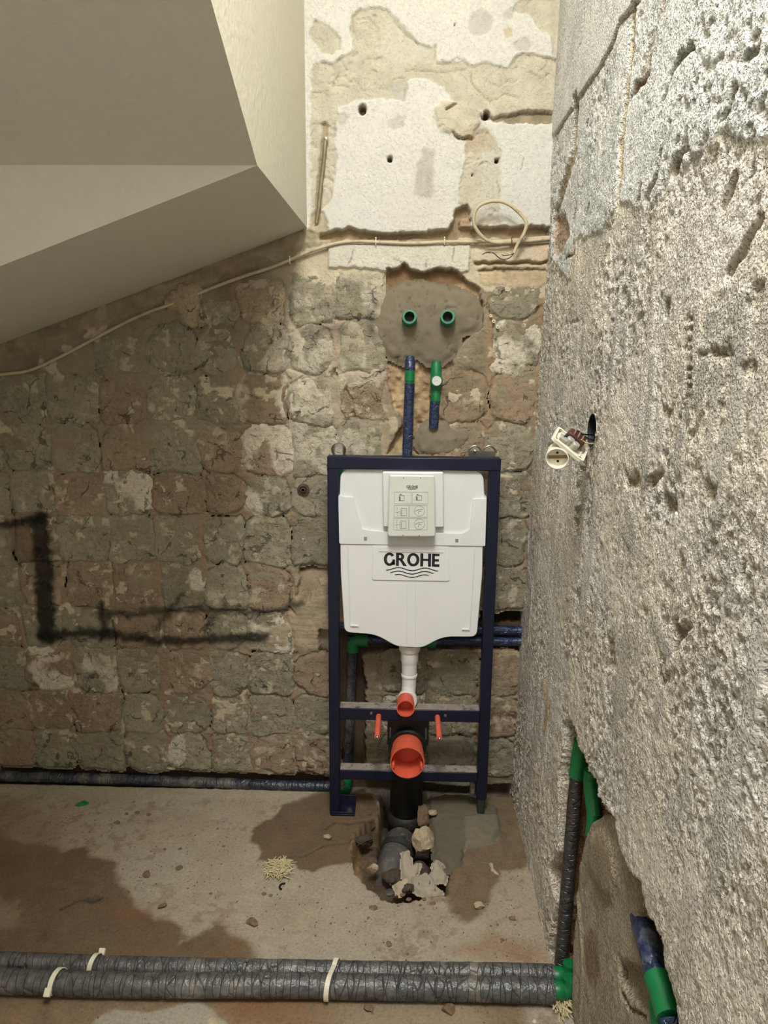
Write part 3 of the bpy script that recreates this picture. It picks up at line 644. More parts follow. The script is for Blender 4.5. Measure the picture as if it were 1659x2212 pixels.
# =================================================================== RIGHT WALL
def uv_rw(px, py): p = rw(px, py); return (p[1], p[2])
KR = (1100, 1500, 559/1659); KT = (1140, 0, 519/1659); KM = (1100, 500, 559/1659); KL = (1120, 1000, 539/1659)
GREY = S_(233, 227, 215); BEIGE = S_(238, 229, 210); WPAINT = S_(238, 239, 234)
def build_right():
    st = 0.0040
    us = np.concatenate([np.arange(-3.0, -1.7, .08), np.arange(-1.7, 0.004, st)]); vs = np.arange(-0.06, 2.72, st)
    U, V = np.meshgrid(us, vs, indexing='ij'); sh = U.shape
    s = Surf(U.ravel(), V.ravel(), uv_rw); u, v = s.U, s.V
    n = fbm(u, v, 5, 5, 1); g = fbm(u, v, 110, 3, 2); g2 = fbm(u, v, 45, 3, 3)
    rough = ss(.38, .62, fbm(u, v, 4.5, 4, 5))
    mix = ss(.4, .6, n)[:, None]
    s.c[:] = GREY*(1-mix)+BEIGE*mix
    crumb = ss(.45, .75, g)
    s.h = (.0006+.0013*rough)*(crumb*2-1)+.0026*(g2-.5)+.007*(n-.5)
    # pits between the crumbs
    pit = ss(.60, .72, fbm(u, v, 80, 2, 6))*(.35+.65*rough)
    s.h -= .003*pit; s.c *= (1-.20*pit)[:, None]
    # smooth drags of a trowel, mostly upright
    dr = ss(.63, .70, fbm(u, v*.16, 26, 3, 4))
    s.c[:] = s.c*(1-.5*dr[:, None])+S_(198, 192, 182)*.5*dr[:, None]
    s.h = s.h*(1-.75*dr)+.002*dr
    # painted part at the top
    wp = [(1180,-60),(1700,-60),(1700,290),(1640,300),(1560,285),(1500,335),(1440,400),(1390,460),(1340,440),(1300,500),(1240,520),(1228,600),(1190,560),(1195,300)]
    I = s.sub(s.conv(wp), .1)
    sm = ss(-.004, .004, sd_poly(u+.03*(fbm(u, v, 16, 3, 1)-.5), v+.03*(fbm(u, v, 16, 3, 2)-.5), s.conv(wp)))*(1-.7*pit)
    s.c[:] = s.c*(1-sm[:, None])+WPAINT*sm[:, None]
    s.h = s.h*(1-.45*sm)+.004*sm
    # smooth untouched plaster beside the niche, above the crack
    sp = [(205,930),(330,740),(430,590),(500,500),(600,320),(660,150),(720,85),(800,-60),(150,-60),(150,930)]
    PP = s.conv(sp, KT); sm = ss(-.003, .003, sd_poly(u+.004*(fbm(u, v, 60, 3, 1)-.5), v, PP))
    s.c[:] = s.c*(1-sm[:, None])+S_(240, 239, 232)*sm[:, None]; s.h = s.h*(1-.97*sm)+.009*sm
    s.line([(415,0),(418,150),(400,280),(370,340)], k=KT, col=S_(150, 144, 130), a=.8, w=.0028, soft=.002, jag=.002, dh=-.003)
    for pts, ww in (([(205,930),(330,740),(430,590),(500,500),(600,320),(660,150),(720,85),(800,-20)], .006),):
        s.line(pts, k=KT, col=S_(150, 138, 116), a=.8, w=ww, soft=.003, jag=.003, dh=-.006)
    # chases, chips and gouges
    Gd = dict(k=KT, jag=.006, soft=.003)
    s.line([(740,100),(720,400),(690,700),(655,1000),(640,1300),(630,1380)], col=S_(196, 180, 146), w=.034, dh=-.008, var=.3, **Gd)
    s.line([(960,-20),(910,170),(860,330),(810,500)], col=S_(222, 204, 182), a=.8, w=.020, dh=-.004, **Gd)
    s.line([(850,470),(815,560),(740,620),(720,700)], col=S_(150, 116, 84), w=.016, dh=-.010, **Gd)
    s.line([(1145,330),(1050,420),(1010,520),(975,640),(945,710)], col=S_(160, 152, 132), w=.012, dh=-.012, **Gd)
    s.line([(1620,310),(1510,420)], col=S_(170, 166, 152), w=.012, dh=-.008, **Gd)
    s.line([(1440,640),(1410,740),(1390,800)], col=S_(170, 160, 140), w=.014, dh=-.008, **Gd)
    s.line([(1420,1240),(1380,1330),(1340,1440)], col=S_(196, 182, 152), w=.020, dh=-.009, **Gd)
    s.line([(1555,1140),(1530,1215)], col=S_(120, 110, 92), w=.006, dh=-.008, **Gd)
    s.line([(1100,1010),(1050,1130),(1000,1170)], col=S_(178, 164, 134), w=.018, dh=-.010, **Gd)
    s.line([(930,1080),(900,1220),(850,1320),(830,1390)], col=S_(180, 166, 136), w=.014, dh=-.008, **Gd)
    s.line([(790,1300),(760,1440)], col=S_(176, 160, 130), w=.014, dh=-.008, **Gd)
    s.line([(1580,1540),(1500,1700),(1430,1800),(1380,1880)], col=S_(196, 182, 154), w=.018, dh=-.008, **Gd)
    s.line([(345,720),(330,900),(320,1060),(290,1180),(230,1380),(190,1540)], col=S_(186, 172, 142), w=.060, dh=-.012, var=.3, **Gd)
    s.line([(345,1040),(300,1140),(250,1300),(215,1400)], col=S_(112, 100, 80), w=.010, dh=-.010, **Gd)
    s.line([(430,1420),(395,1560)], col=S_(140, 130, 112), w=.012, dh=-.010, **Gd)
    s.line([(340,1450),(310,1580)], col=S_(140, 130, 108), w=.012, dh=-.010, **Gd)
    s.poly([(180,1500),(260,1480),(300,1620),(200,1800),(170,1700)], k=KT, col=S_(196, 160, 130), a=.8, soft=.01, jag=.012, var=.3, dh=-.01)
    s.line([(325,1750),(270,1790)], col=S_(120, 108, 88), w=.006, dh=-.006, **Gd)
    s.poly([(755,1770),(830,1775),(825,1860),(750,1850)], k=KT, col=S_(224, 222, 212), jag=.008, dh=.001)
    Gm = dict(k=KM, jag=.005, soft=.003)
    for pts, w_ in (([(1500,470),(1490,640),(1470,800)], .055), ([(1470,880),(1465,1060),(1440,1280)], .055), ([(1205,500),(1190,700),(1170,900),(1150,1160)], .030),
                    ([(1250,820),(1230,1050)], .045), ([(920,820),(915,1040)], .035), ([(900,1170),(880,1380),(870,1600)], .045), ([(1380,1350),(1350,1560),(1320,1780)], .045),
                    ([(1100,1290),(1085,1500)], .04), ([(1350,920),(1310,1060)], .04), ([(750,640),(740,870)], .03), ([(480,640),(470,800)], .03), ([(440,700),(400,900)], .03)):
        s.line(pts, col=S_(198, 194, 182), w=w_*.8, h=.002, a=.8, **Gm)
    s.poly([(1260,450),(1450,430),(1530,460),(1440,780),(1230,790),(1240,600)], k=KM, col=S_(206, 204, 190), a=.7, jag=.012, soft=.01)
    for pts, w_ in (([(1150,560),(1170,680),(1120,750)], .006), ([(1215,795),(1440,785)], .008), ([(1180,540),(1160,800)], .005), ([(1560,370),(1620,350),(1610,440),(1540,450)], .02),
                    ([(1300,770),(1400,775)], .02), ([(440,575),(380,590)], .007), ([(1500,870),(1580,880)], .02), ([(980,1150),(1020,1170)], .02), ([(1280,1640),(1260,1680)], .03),
                    ([(800,1560),(760,1620)], .025), ([(950,1560),(900,1600),(870,1640)], .02), ([(1200,1260),(1170,1300)], .015)):
        s.line(pts, col=S_(178, 164, 138), w=w_*.7, dh=-.004, a=.65, **Gm)
    for i in range(9):
        y = 560+i*64 if i < 6 else 560+i*62
        s.line([(1135,y),(1175,y+4)], k=KM, col=S_(160, 150, 128), w=.004, soft=.002, jag=.002, dh=-.004)
    for x, y, r, d in ((1000,500,.016,.03), ):
        a_, b_ = uv_rw(KM[0]+x*KM[2], KM[1]+y*KM[2]); m = 1-ss(r*.5, r*1.1, np.hypot(u-a_, v-b_)); s.h -= d*m; s.c[:] = s.c*(1-m[:, None])+S_(110, 84, 54)*m[:, None]
    Gl = dict(k=KL, soft=.004)
    for pl, d in (([(940,210),(1030,215),(1035,320),(945,320)], .020), ([(710,100),(790,60),(800,150),(720,170)], .016), ([(1240,180),(1310,140),(1300,230),(1240,210)], .018),
                  ([(1030,1080),(1115,1070),(1110,1190),(1060,1220),(1020,1190)], .030), ([(590,1180),(640,1170),(640,1330),(590,1360)], .014), ([(1040,640),(1080,600),(1080,740),(1050,740)], .014),
                  ([(940,1360),(1010,1400),(1000,1470),(930,1420)], .010), ([(860,110),(950,60),(950,130),(860,190)], .012), ([(370,850),(410,870),(400,910),(370,890)], .010),
                  ([(1620,1400),(1700,1390),(1690,1480),(1640,1490)], .014), ([(820,960),(860,990),(850,1010)], .010)):
        s.poly(pl, col=S_(172, 156, 128), a=.7, dh=-d*.45, jag=.016, f=40, hsoft=.010, var=.4, **Gl)
    for pts in ([(720,300),(770,460)], [(700,430),(760,560)], [(640,1100),(700,1300)], [(900,1050),(1000,1280)], [(960,1560),(930,1700)], [(560,1450),(570,1580)]):
        s.line(pts, col=S_(204, 198, 186), a=.8, w=.03, h=.002, jag=.008, **Gl)
    s.line([(440,0),(400,200),(410,300),(380,420)], col=S_(176, 164, 136), a=.8, w=.045, dh=-.010, jag=.01, **Gl)
    s.line([(165,1480),(200,1620),(170,1760)], col=S_(206, 180, 136), a=.7, w=.05, jag=.012, **Gl)
    # box hole for the socket
    a_, b_ = uv_rw(1279, 930); rr = .036
    d = np.hypot(u-a_, v-b_); m = 1-ss(rr-.003, rr+.002, d); s.h = s.h*(1-m)-.045*m; s.c[:] = s.c*(1-m[:, None])+S_(40, 40, 44)*m[:, None]
    # ---- the chase at the foot of the wall
    ch = [(372,130),(395,180),(425,215),(440,330),(480,410),(500,480),(545,550),(560,640),(600,740),(655,800),(665,900),(700,1010),(760,1130),(775,1160),(835,1210),(850,1300),
          (880,1400),(940,1490),(985,1600),(995,1720),(1025,1850),(1060,1960),(1075,2060),(1110,2300),(250,2300),(300,1760),(255,1640),(275,1500),(300,1330),(265,1200),(260,1120),(310,1000),(318,700),(322,520),(345,330),(350,200)]
    s.poly(ch, k=KR, col=S_(150, 112, 78), h=-.055, jag=.006, soft=.003, var=.5)
    I = s.h < -.03; s.h[I] += .02*(fbm(u[I], v[I], 50, 3, 2)-.5)
    # mortar already thrown back into it
    mf = [(430,900),(470,800),(540,760),(620,760),(660,800),(700,1010),(770,1170),(830,1230),(790,1330),(750,1440),(790,1560),(850,1750),(900,1880),(930,2000),(960,2300),(330,2300),(345,1900),(355,1700),(370,1400),(395,1100)]
    s.poly(mf, k=KR, col=S_(182, 170, 146), h=-.018, jag=.006, soft=.006, hsoft=.010, var=.18)
    I = (v < .42) & (u > -1.3) & (u < -.4); s.h[I] += .004*(fbm(u[I], v[I], 40, 4, 1)-.5)+.004*(fbm(u[I], v[I]*.3, 30, 3, 6)-.5)
    s.poly([(480,900),(560,880),(620,1000),(640,1200),(600,1300),(520,1250),(470,1050)], k=KR, col=S_(170, 156, 128), h=-.008, hsoft=.02, soft=.02, jag=.01)
    s.poly([(650,1690),(760,1740),(870,1860),(900,1960),(800,2010),(680,1900),(640,1800)], k=KR, col=S_(160, 146, 118), dh=-.014, soft=.006, jag=.008)
    s.poly([(430,1560),(500,1500),(520,1800),(470,1900),(420,1700)], k=KR, col=S_(140, 106, 74), a=.7, soft=.015, jag=.02)
    s.line([(390,1300),(420,1700),(400,2100)], k=KR, col=S_(196, 182, 150), a=.6, w=.02, soft=.01, dh=.004)
    s.line([(640,1690),(650,1900),(720,2020),(800,2060)], k=KR, col=S_(100, 84, 62), a=.8, w=.006, soft=.003, dh=-.008)
    s.line([(200,1400),(230,1600),(250,1650)], k=KR, col=S_(200, 178, 140), a=.6, w=.02, soft=.01, dh=.004)
    pos = np.stack([XR0+XRS*v-s.h, u, v], 1)
    # outside the frame the strip is coarse, so keep it flat there
    o = np_mesh('wall_right', pos, grid_quads(*sh, flip=True), s.c, M['wall_right'])
    # the wall sinks inward: heights were built along -X (toward the room)
    return tag(o, kind='structure')
WR = build_right()

# =================================================================== FLOOR
def uv_fl(px, py): p = fl(px, py); return (p[0], p[1])
KA = (0, 1650, 650/1659); KB = (500, 1700, 750/1659); K4 = (680, 1360, 480/1659)
def build_floor():
    st = .0040
    us = np.arange(-1.46, 0.46, st); vs = np.concatenate([np.arange(-3.0, -1.3, .08), np.arange(-1.3, 0.02, st)])
    U, V = np.meshgrid(us, vs, indexing='ij'); sh = U.shape
    s = Surf(U.ravel(), V.ravel(), uv_fl); u, v = s.U, s.V
    n = fbm(u, v, 5, 5, 2)
    s.c[:] = S_(162, 152, 132); mix = ss(.42, .62, n)[:, None]*.6
    s.c[:] = s.c*(1-mix)+S_(162, 144, 122)*mix
    s.c *= (.9+.2*fbm(u, v, 30, 4, 1))[:, None]
    s.h = .003*(fbm(u, v, 12, 4, 3)-.5)+.0012*(fbm(u, v, 120, 2, 5)-.5)
    sp = ss(.68, .74, fbm(u, v, 70, 3, 4))*ss(.45, .6, fbm(u, v, 6, 3, 7)); s.c *= (1-.22*sp)[:, None]
    bl = ss(.60, .68, fbm(u, v, 34, 4, 6))*ss(.4, .6, fbm(u, v, 5, 3, 3))*.5; s.c[:] = s.c*(1-bl[:, None])+S_(124, 104, 80)*bl[:, None]
    WET = S_(100, 80, 56); W2 = S_(126, 98, 68)
    s.poly([(-120,330),(100,440),(200,420),(330,480),(470,460),(500,510),(640,550),(640,640),(760,760),(830,860),(960,880),(1010,990),(1100,940),(1200,880),(1310,940),(1410,1045),(1300,1200),(-120,1200)],
           k=KA, col=WET, a=.88, soft=.012, jag=.02, f=18, var=.22)
    s.poly([(-120,150),(150,200),(300,330),(330,470),(-120,480)], k=KA, col=S_(130, 108, 80), a=.55, soft=.05, jag=.03)
    s.poly([(-50,740),(60,760),(110,830),(90,900),(-50,900)], k=KA, col=S_(140, 130, 106), a=.7, soft=.03, jag=.02)
    s.poly([(630,760),(760,750),(830,850),(700,900),(620,860)], k=KA, col=S_(124, 90, 62), a=.4, soft=.03)
    s.poly([(-120,1150),(2900,1230),(2900,1700),(-120,1700)], k=KA, col=S_(118, 94, 66), a=.8, soft=.03, jag=.03, f=14, var=.3)
    s.poly([(470,1460),(540,1400),(640,1355),(800,1382),(1000,1322),(1100,1310),(1170,1350),(1200,1405),(1290,1460),(1300,1700),(450,1700)], k=KA, col=S_(158, 150, 132), soft=.005, jag=.008, f=22)
    s.poly([(1150,1290),(1700,1240),(1700,1450),(1300,1440),(1200,1380)], k=KA, col=S_(132, 90, 60), a=.5, soft=.03, jag=.02)
    s.poly([(560,1010),(1100,1000),(1250,1100),(1150,1200),(500,1200)], k=KB, col=S_(150, 134, 110), a=.75, soft=.04, jag=.03, f=14)
    s.poly([(95,190),(200,150),(250,80),(430,20),(640,-30),(720,100),(700,250),(600,370),(480,370),(400,395),(330,390),(300,360),(120,350),(140,300),(100,270)],
           k=KB, col=WET, a=.9, soft=.007, jag=.014, f=26, var=.22)
    s.poly([(1000,430),(1110,300),(1130,100),(1300,-20),(1480,60),(1430,200),(1430,360),(1340,400),(1285,400),(1270,440),(1230,560),(1150,640),(1090,640),(1030,540)],
           k=KB, col=S_(104, 84, 58), a=.8, soft=.012, jag=.016, f=24, var=.3)
    s.poly([(1030,780),(1250,700),(1480,740),(1530,850),(1300,830)], k=KB, col=S_(140, 96, 62), a=.55, soft=.03, jag=.02, f=18)
    s.poly([(-40,660),(60,720),(120,800),(-40,820)], k=KB, col=S_(120, 90, 62), a=.4, soft=.03, jag=.02)
    # the strip along the foot of the back wall, dry and dusty
    s.poly([(-60,1690),(700,1705),(640,1730),(-60,1716)], col=S_(172, 162, 138), a=.6, soft=.02, jag=.01)
    # cracks and a broken spot
    s.line([(340,800),(400,770),(440,750),(500,745),(560,735)], k=KA, col=S_(50, 48, 42), a=.9, w=.007, soft=.004, jag=.006, dh=-.006)
    s.poly([(470,740),(540,725),(550,755),(500,770)], k=KA, col=S_(70, 70, 62), a=.8, soft=.006, jag=.008, dh=-.005)
    s.line([(290,330),(350,325),(430,285),(560,260),(640,200)], k=KB, col=S_(70, 54, 38), a=.8, w=.005, soft=.003, jag=.008, dh=-.008)
    s.line([(450,195),(500,165),(560,175),(680,150)], k=KB, col=S_(60, 48, 34), a=.8, w=.007, soft=.003, jag=.006, dh=-.01)
    # the broken-out hole round the drain
    s.poly([(575,290),(600,215),(650,165),(740,140),(880,150),(960,200),(975,370),(1030,400),(1022,510),(920,518),(850,545),(740,540),(660,480),(590,385)], k=KB, col=S_(96, 80, 62), h=-.085, soft=.003, hsoft=.008, jag=.010, var=.5)
    s.poly([(818,1830),(822,1720),(835,1694),(915,1694),(930,1720),(935,1830)], col=S_(80, 66, 50), h=-.13, soft=.004, hsoft=.006, jag=.006, var=.4)
    I = s.h < -.02; s.h[I] += .02*(fbm(u[I], v[I], 35, 3, 3)-.5)
    s.poly([(560,300),(585,220),(610,210),(620,300),(640,390),(600,395)], k=KB, col=S_(140, 112, 80), a=.9, soft=.006, dh=.006, jag=.006)
    # rough lip in front of the back wall where the floor was cut
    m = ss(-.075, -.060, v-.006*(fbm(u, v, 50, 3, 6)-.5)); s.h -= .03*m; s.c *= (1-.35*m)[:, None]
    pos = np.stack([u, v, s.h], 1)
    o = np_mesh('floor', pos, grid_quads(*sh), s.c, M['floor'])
    return tag(o, kind='structure')
FLR = build_floor()
to_fl = lambda u, v, h: (u, v, h)
P = [uv_fl(K4[0]+x*K4[2], K4[1]+y*K4[2]) for x, y in [(850,1270),(960,1235),(1150,1240),(1280,1290),(1370,1340),(1392,1500),(1335,1600),(1200,1630),(1125,1645),(1110,1780),(1060,1790),(1000,1805),(890,1700),(880,1550),(850,1400)]]
def floor_mortar(s, seed, sd):
    s.c[:] = S_(104, 96, 80); s.c *= (.86+.28*fbm(s.U, s.V, 12, 4, 2))[:, None]
    s.poly([(1110,1440),(1392,1400),(1390,1620),(1125,1650)], k=K4, col=S_(118, 110, 92), dh=.006, soft=.004, jag=.004)
o = relief('mortar_patch', P, to_fl, M['fresh'], floor_mortar, .010, .0045, FLR, jag=.005, edge=.014, rough=.002, seed=4, dome=.008, uv_px=uv_fl)
o['label'] = 'dark fresh mortar spread round the right foot of the frame'

# =================================================================== CEILING (underside of the stair) AND THE REST OF THE ROOM
XS = -0.322                                           # its side face
e0 = bw(668, 498); zc0 = 1.817; 
yk = -0.79; zk = 1.819
slope = (1.817-1.468)/(1.295-.322)
x_l = -1.46; z_l = zc0-slope*(XS-x_l)
m = MB()
yb = YW+.03
A = (XS, yb, zc0); B = (XS, yk, zk); C_ = (x_l, yb, z_l); D_ = (x_l, yk, z_l)
E_ = (x_l, yk, zk); G = (XS, -1.114, 1.971); H_ = (x_l, -1.114, 1.971)
J = (XS, -3.0, 2.86); K_ = (x_l, -3.0, 2.86)
T = 3.3
def subdiv(o, cuts):
    bm = bmesh.new(); bm.from_mesh(o.data); bmesh.ops.subdivide_edges(bm, edges=bm.edges, cuts=cuts, use_grid_fill=True); bm.to_mesh(o.data); bm.free()
m.add([A, B, D_, C_], [(0, 1, 2, 3)])                 # dark lower face along the wall
m.add([B, E_, D_], [(0, 1, 2)])                       # upright triangle facing the room
m.add([B, G, J, K_, H_, E_], [(0, 1, 4, 5), (1, 2, 3, 4)])   # rising face overhead
m.add([A, B, G, J, (XS, -3.0, T), (XS, yb, T)], [(0, 5, 4, 3, 2, 1)])   # bright side face
ce = m.build('ceiling', M['paint'], None, smooth=False, bevel=.006, seg=3, base=(0, 0, 0)); tag(ce, kind='structure')
m = MB()   # lid over the shaft, open under the skylight
for lo, hi in (((-.34,-3.0,T),(.42,-2.48,T+.05)), ((-.34,-1.52,T),(.42,.0,T+.05)), ((-.34,-2.48,T),(-.29,-1.52,T+.05)), ((.18,-2.48,T),(.42,-1.52,T+.05))):
    m.box(lo, hi)
tag(m.build('ceiling_shaft', M['paint_plain'], None, smooth=False, base=(0, 0, T)), kind='structure')
m = MB(); m.box((-1.50, -3.0, -.05), (-1.44, 0.0, 2.2))
tag(m.build('wall_left', M['paint_plain'], None, smooth=False), kind='structure')
m = MB(); m.box((-1.50, -3.06, 0), (-.75, -3.0, T)); m.box((.15, -3.06, 0), (.46, -3.0, T)); m.box((-.75, -3.06, 2.3), (.15, -3.0, T))
tag(m.build('wall_front', M['paint_plain'], None, smooth=False), kind='structure')
m = MB(); m.box((-.33, YW+.001, 2.6), (.42, 0.02, T)); tag(m.build('wall_back_upper', M['paint_plain'], None, smooth=False), kind='structure')
m = MB(); m.box((.391, -3.0, 2.70), (.45, 0.0, T)); tag(m.build('wall_right_upper', M['paint_plain'], None, smooth=False), kind='structure')

# =================================================================== INSTALLATION FRAME WITH CISTERN
def ff(px, py, Y=YF): return bw(px, py, Y)
FR = empty('toilet_installation_frame', (0, -.14, 0), 'navy steel wall frame carrying a white plastic cistern with orange outlet caps', 'toilet frame')
zt = 1.168
navy = M['navy']
def bar(name, lo, hi): 
    m = MB(); m.box(lo, hi); return m.build(name, navy, FR, bevel=.003, seg=2)
bar('post', (-.253, YF, 0.004), (-.220, YF+.036, zt)); bar('post', (.217, YF, .070), (.250, YF+.036, zt))
tb = bar('top_bar', (-.253, YF-.0015, zt-.036), (.250, YF+.040, zt+.001))
for x in (-.236, .233):
    m = MB(); m.lathe([(.0065, 0), (.0065, .002)], (x, YF-.0035, zt-.017), (0, 1, 0), 16); m.build('bolt_hole', M['black'], tb)
# cross bars with dust lying on their upper faces
def crossbar(pyl, ph):
    z = ff(880, pyl)[2]
    b = bar('cross_bar', (-.221, YF+.001, z-ph), (.218, YF+.042, z))
    m = MB(); m.box((-.219, YF+.003, z+.0002), (.216, YF+.041, z+.0014)); m.build('dust', M['dusty'], b, smooth=False)
    return b, z
cb1, z1 = crossbar(1533, .040)
cb2, z2 = crossbar(1667, .034)
for x, z in ((ff(802, 1541)[0], ff(802, 1541)[2]), (ff(962, 1546)[0], ff(962, 1546)[2])):
    m = MB(); m.lathe([(0, -.004), (.004, -.003), (.0055, 0)], (x, YF, z), (0, 1, 0), 12); m.build('screw', M['steel'], cb1)
# threaded studs in orange sleeves
for (a, b) in (((818, 1547), (815, 1592)), ((945, 1549), (946, 1595))):
    p = ff(*a); q = hit(b[0], b[1], 2, p[2]); p = np.array(p); q = np.array(q)
    if YF-q[1] > .16: q[1] = YF-.16
    d = np.array([0, -1., 0]); L = YF-q[1]
    m = MB(); m.lathe([(.0085, 0), (.0085, L*.93), (.0078, L), (.0045, L)], p, d, 16); s_ = m.build('stud_sleeve', M['orange'], FR)
    m = MB(); m.lathe([(.0048, L-.01), (.0048, L+.004), (.002, L+.007), (0, L+.007)], p, d, 12); m.build('stud', M['steel'], s_)
# feet
pL = ff(712, 1770); pf = ff(770, 1740)
m = MB(); m.box((-.250, YF-.002, .000), (-.172, YF+.055, .006)); m.box((-.250, YF-.002, .006), (-.172, YF, .014)); m.box((-.220, YF+.045, .0), (-.172, YF+.050, .045))
ft = m.build('foot_plate', navy, FR, bevel=.0015)
m = MB(); m.lathe([(0.010, 0), (.010, .003), (.007, .003), (.007, .009), (0, .010)], (-.190, YF+.018, .006), (0, 0, 1), 6); m.build('bolt', M['steel'], ft)
m = MB(); m.box((.222, YF+.004, .006), (.245, YF+.030, .10)); m.build('adjustable_leg', M['pvc'], FR, bevel=.003)
m = MB(); m.box((.198, YF+.03, .06), (.217, YF+.036, .13)); b = m.build('leg_bracket', M['steel'], FR, bevel=.002)
for z in (.115, .075):
    m = MB(); m.lathe([(.008, 0), (.008, .004), (0, .006)], (.208, YF+.03, z), (0, -1, 0), 6); m.build('bolt', M['steel'], b)
# wall brackets above the top bar
m = MB(); c_ = ff(732, 984, YF+.10)
m.lathe([(.010, 0), (.023, 0), (.023, .002), (.010, .002)], (c_[0], YF+.09, zt+.008), (0, 1, .35), 24, close=False); m.box((c_[0]-.012, YF+.036, zt-.01), (c_[0]+.012, YF+.15, zt-.007))
m.build('wall_bracket', M['steel'], FR)
c_ = ff(1040, 988, YF+.10)
m = MB(); pts = []
for i in range(25):
    t = i/24; pts.append((c_[0]-.043+.086*t, YF+.09, zt+.006+.020*abs(math.sin(t*2*math.pi))**.7))
m.tube(pts, .003, 8); m.box((c_[0]-.040, YF+.086, zt-.02), (c_[0]+.040, YF+.092, zt+.010)); br = m.build('wall_bracket', M['steel'], FR)
m = MB(); m.lathe([(.006, 0), (.006, .006), (0, .009)], (c_[0]-.022, YF+.086, zt+.010), (0, -1, 0), 6); m.build('bolt', M['steel'], br)

# ---- cistern
YC = YF+.006                                          # front of the tank
def cz(px, py): p = bw(px, py, YC); return (p[0], p[2])
def rounded(pts, r, n=5):
    """round the corners of a 2D outline; r may be a list"""
    out = []; k = len(pts)
    for i, p in enumerate(pts):
        p = np.array(p, float); a = np.array(pts[i-1], float)-p; b = np.array(pts[(i+1) % k], float)-p
        rr = r[i] if hasattr(r, '__len__') else r
        la, lb = np.linalg.norm(a), np.linalg.norm(b); t = min(rr, la*.45, lb*.45)
        if t < 1e-5: out.append(tuple(p)); continue
        A_, B_ = p+a/la*t, p+b/lb*t
        for j in range(n+1):
            q = j/n; out.append(tuple(A_*(1-q)**2+p*2*q*(1-q)+B_*q*q))
    return out
slab = lambda P, y0, y1: MB().prism(P, lambda x, z: (x, y0, z), lambda x, z: (x, y1, z))
low = [(735,1174),(1043,1178),(1042,1240),(1030,1376),(956,1376),(912,1400),(857,1397),(812,1371),(744,1366),(736,1240)]
P = rounded([cz(*p) for p in low], [.004,.004,.01,.020,.03,.02,.02,.03,.020,.01])
CI = slab(P, YC, YC+.125).build('cistern', M['white'], FR, bevel=.012, seg=4, angle=50)
up_ = [(750,1011),(1030,1015),(1045,1030),(1047,1074),(1049,1178),(734,1174),(733,1070),(735,1025)]
P = rounded([cz(*p) for p in up_], [.02,.02,.02,.005,.005,.005,.005,.02])
slab(P, YC+.004, YC+.120).build('insulation_shell', M['white2'], CI, bevel=.008, seg=3, angle=50)
# raised lower half of the shell with its stepped upper edge
st_ = [(731,1070),(736,1068),(739,1072),(763,1074),(782,1142),(800,1146),(833,1148),(950,1151),(999,1152),(1015,1142),(1022,1078),(1046,1077),(1051,1072),(1048,1179),(733,1174)]
P = rounded([cz(*p) for p in st_], .004, 3)
slab(P, YC-.004, YC+.05).build('insulation_shell', M['white2'], CI, bevel=.003, seg=2, angle=40)
for p in ((790, 1162), (987, 1166)):                  # notches
    a = cz(*p); m = MB(); m.box((a[0]-.005, YC-.0052, a[1]-.006), (a[0]+.004, YC-.003, a[1]+.004)); m.build('notch', M['inkgrey'], CI, smooth=False)
# ribs pressed into the front of the tank
for pts in ([(752,1180),(752,1200),(757,1350)], [(1024,1184),(1022,1240),(1015,1356)]):
    m = MB(); m.tube([(cz(*p)[0], YC-.0005, cz(*p)[1]) for p in pts], .0022, 8); m.build('rib', M['white'], CI)
for a, b in (((757,1350),(774,1351)), ((998,1358),(1015,1358))):
    pa, pb = cz(*a), cz(*b); m = MB(); m.box((pa[0], YC-.004, pa[1]-.004), (pb[0], YC+.002, pa[1]+.001)); m.build('rib_end', M['white2'], CI, bevel=.001)
pts = [cz(888, y) for y in (1262, 1300, 1360, 1394)]
for dx in (-9, 9):
    m = MB(); m.tube([(cz(888+dx, y)[0], YC+.0002, cz(888+dx, y)[1]) for y in (1262, 1390)], .0016, 6); m.build('rib', M['white'], CI)
